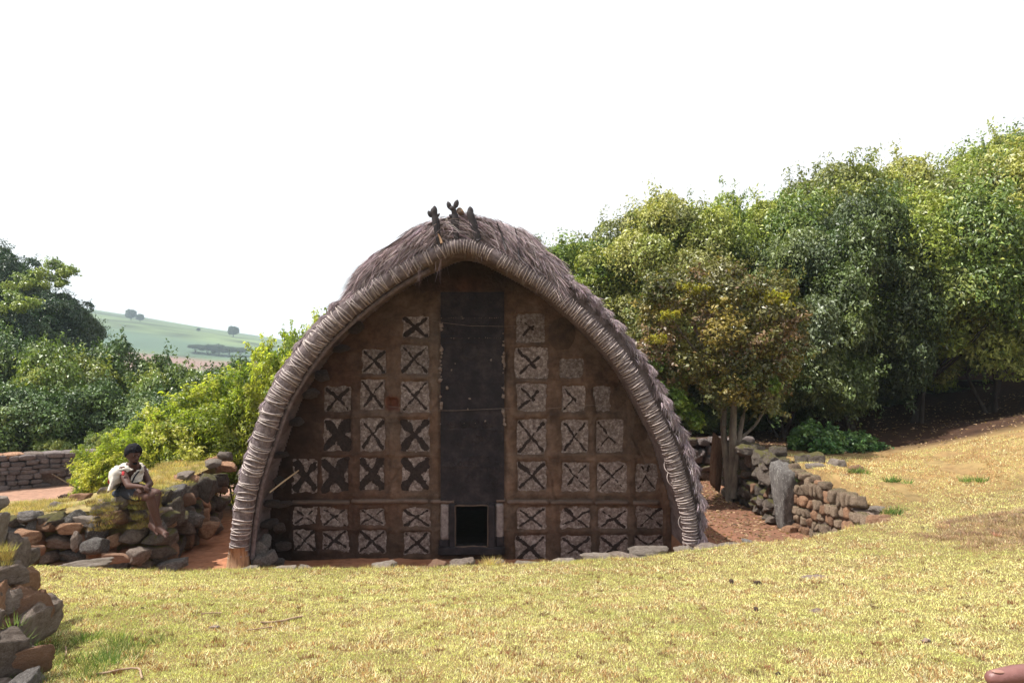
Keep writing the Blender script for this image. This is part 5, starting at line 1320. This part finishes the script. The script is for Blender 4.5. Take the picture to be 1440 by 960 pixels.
# rows run from the open front near side, round the back, to the far side front
def off(p, v): return np.array(p, float) + np.array(v, float)
top = [off(neckb, (.05, -.10, -.035)), off(neckb, (-.055, -.065, .01)), off(neckb, (-.09, .03, .03)), off(neckb, (-.02, .10, .02)), off(neckb, (.07, .06, .0)), off(neckb, (.10, -.03, -.05))]
mid = [off(chest, (.03, -.19, .01)), off(shN, (-.02, -.14, -.015)), off(shN, (-.13, .04, .0)), off(chest, (-.13, .17, .03)), off(shF, (.01, .08, .0)), off(shF, (.055, -.07, -.02))]
mid2 = [off(chest, (.0, -.22, -.06)), off(shN, (.0, -.205, -.125)), off(shN, (-.10, -.02, -.14)), off(chest, (-.14, .13, -.06)), off(shF, (.05, .05, -.10)), off(shF, (.065, -.10, -.12))]
low1 = [off(belly, (.03, -.13, .04)), off(belly, (-.07, -.14, .0)), off(belly, (-.15, -.02, -.02)), off(belly, (-.16, .10, -.02)), off(belly, (.02, .17, -.01)), off(belly, (.14, .06, .02))]
low2 = [off(pelv, (-.02, -.15, .05)), off(pelv, (-.10, -.12, .0)), off(pelv, (-.16, -.01, -.02)), off(pelv, (-.15, .10, -.02)), off(pelv, (0, .17, -.01)), off(pelv, (.12, .08, .03))]
def openarm(r, k): return r
lowS = [off(chest, (-.01, -.225, -.08)), off(shN, (-.03, -.20, -.20)), off(belly, (-.15, -.07, -.06)), off(belly, (-.16, .11, -.06)), off(belly, (.03, .21, -.01)), off(belly, (.16, .05, .0))]
drape('shawl', [top, mid, mid2, lowS], M['shawl'], per, .014, seed=1, wob=.028)
drape('shawl_end', [[off(neckb, (.075, -.06, -.05)), off(neckb, (.115, -.02, -.05)), off(shF, (.05, -.07, -.03))], [off(chest, (.08, -.13, -.03)), off(chest, (.13, -.09, -.03)), off(chest, (.17, -.03, -.03))],
                    [off(belly, (.085, -.17, .03)), off(belly, (.13, -.15, .03)), off(belly, (.18, -.08, .03))]], M['shawl'], per, .012, nv=16, seed=3, wob=.02)
drape('black_band', [[off(neckb, (.095, -.075, -.06)), off(neckb, (.11, -.062, -.06))], [off(chest, (.115, -.145, -.03)), off(chest, (.13, -.132, -.03))], [off(belly, (.115, -.19, .035)), off(belly, (.128, -.178, .035))]], M['blackcloth'], per, .006, nv=4, seed=4, wob=0)
drape('red_band', [[off(shN, (.075, -.125, .015)), off(shN, (.105, -.125, .01))], [off(shN, (.08, -.145, -.03)), off(shN, (.11, -.145, -.035))]], M['red'], per, .01, nv=4, nu=4, seed=5, wob=0)
drape('red_band', [[off(shN, (-.12, -.03, -.05)), off(shN, (-.135, .0, -.05))], [off(shN, (-.15, -.03, -.13)), off(shN, (-.165, .01, -.13))], [off(belly, (-.155, -.06, -.0)), off(belly, (-.165, -.02, -.0))]], M['red'], per, .01, nv=4, nu=8, seed=6, wob=0)
# shorts
fused('shorts', [(pelv + np.array([0, 0, .01]), (.142, .14, .09)), (hN, hN + (kN - hN) * .42, .100, .092), (hF, hF + (kF - hF) * .45, .098, .090), (pelv + np.array([-.06, -.02, -.02]), (.12, .14, .06))], M['shorts'], per, .010, 4)

# the fingertip of someone pointing in from the right, just in front of the camera
arm = empty('person', P(1475, 965, .56), 'brown fingertip of a hand reaching in at the bottom right corner', 'person')
Yh = .56
tip = J(1397, 953, Yh); d1 = J(1425, 949, Yh); d2 = J(1470, 946, Yh + .005); kn = J(1520, 955, Yh + .01); wr = J(1640, 1010, Yh + .04); el = J(1900, 1200, Yh + .20)
sp2 = [(tip, d1, .0066, .0078), (d1, d2, .0079, .0088), (d2, kn, .0088, .0105), (kn, wr, .020, .024), (wr, el, .024, .034)]
sp2 += [(kn + np.array([.03, 0, -.012]), (.045, .016, .026))]
for j in range(1, 4):
    b_ = kn + np.array([.004 * j, .006 * j, -.019 * j]); m1 = b_ + np.array([-.034, -.004, -.004]); m2 = m1 + np.array([-.004, .016, -.018]); m3 = m2 + np.array([.026, .010, .0])
    sp2 += [(b_ + np.array([.04, 0, 0]), b_, .012, .0105), (b_, m1, .0098, .009), (m1, m2, .009, .0082), (m2, m3, .008, .0075)]
tb = kn + np.array([.05, -.014, -.005]); sp2 += [(tb, tb + np.array([-.03, -.014, -.012]), .012, .0105), (tb + np.array([-.03, -.014, -.012]), tb + np.array([-.052, -.008, -.024]), .010, .0085)]
fused('hand', sp2, M['finger'], arm, .0022, 5)
D, F_ = ICO[3]; obj('fingernail', mesh_np('fingernail', D * np.array([.0055, .0035, .0012]) + tip + np.array([.003, -.0015, .0060]) - np.array(arm.location), F_), M['nail'], arm)
sv, sf = tube([wr + (el - wr) * t for t in np.linspace(.12, 1, 10)], np.linspace(.036, .048, 10), 20, .12, 3, cap=True); obj('sleeve', mesh_clean('sleeve', sv - np.array(arm.location), sf), M['sleeve'], arm)

# ------------------------------------------------------------------ air
hzd = bpy.data.materials.new('hazy_air'); hzd.use_nodes = True; t_ = hzd.node_tree; t_.nodes.clear()
oo = t_.nodes.new('ShaderNodeOutputMaterial'); pv = t_.nodes.new('ShaderNodeVolumePrincipled'); pv.inputs['Color'].default_value = (.72, .86, 1, 1)
pv.inputs['Density'].default_value = .00042; pv.inputs['Anisotropy'].default_value = .2; t_.links.new(pv.outputs[0], oo.inputs['Volume'])
bm = bmesh.new(); bmesh.ops.create_cube(bm, size=1)
for v in bm.verts: v.co = Vector((v.co.x * 6400, v.co.y * 4400 + 1300, (v.co.z + .5) * 330 - 210))
me = bpy.data.meshes.new('haze'); bm.to_mesh(me); bm.free()
obj('haze', me, hzd, kind='stuff', label='pale blue haze in the air', category='haze')
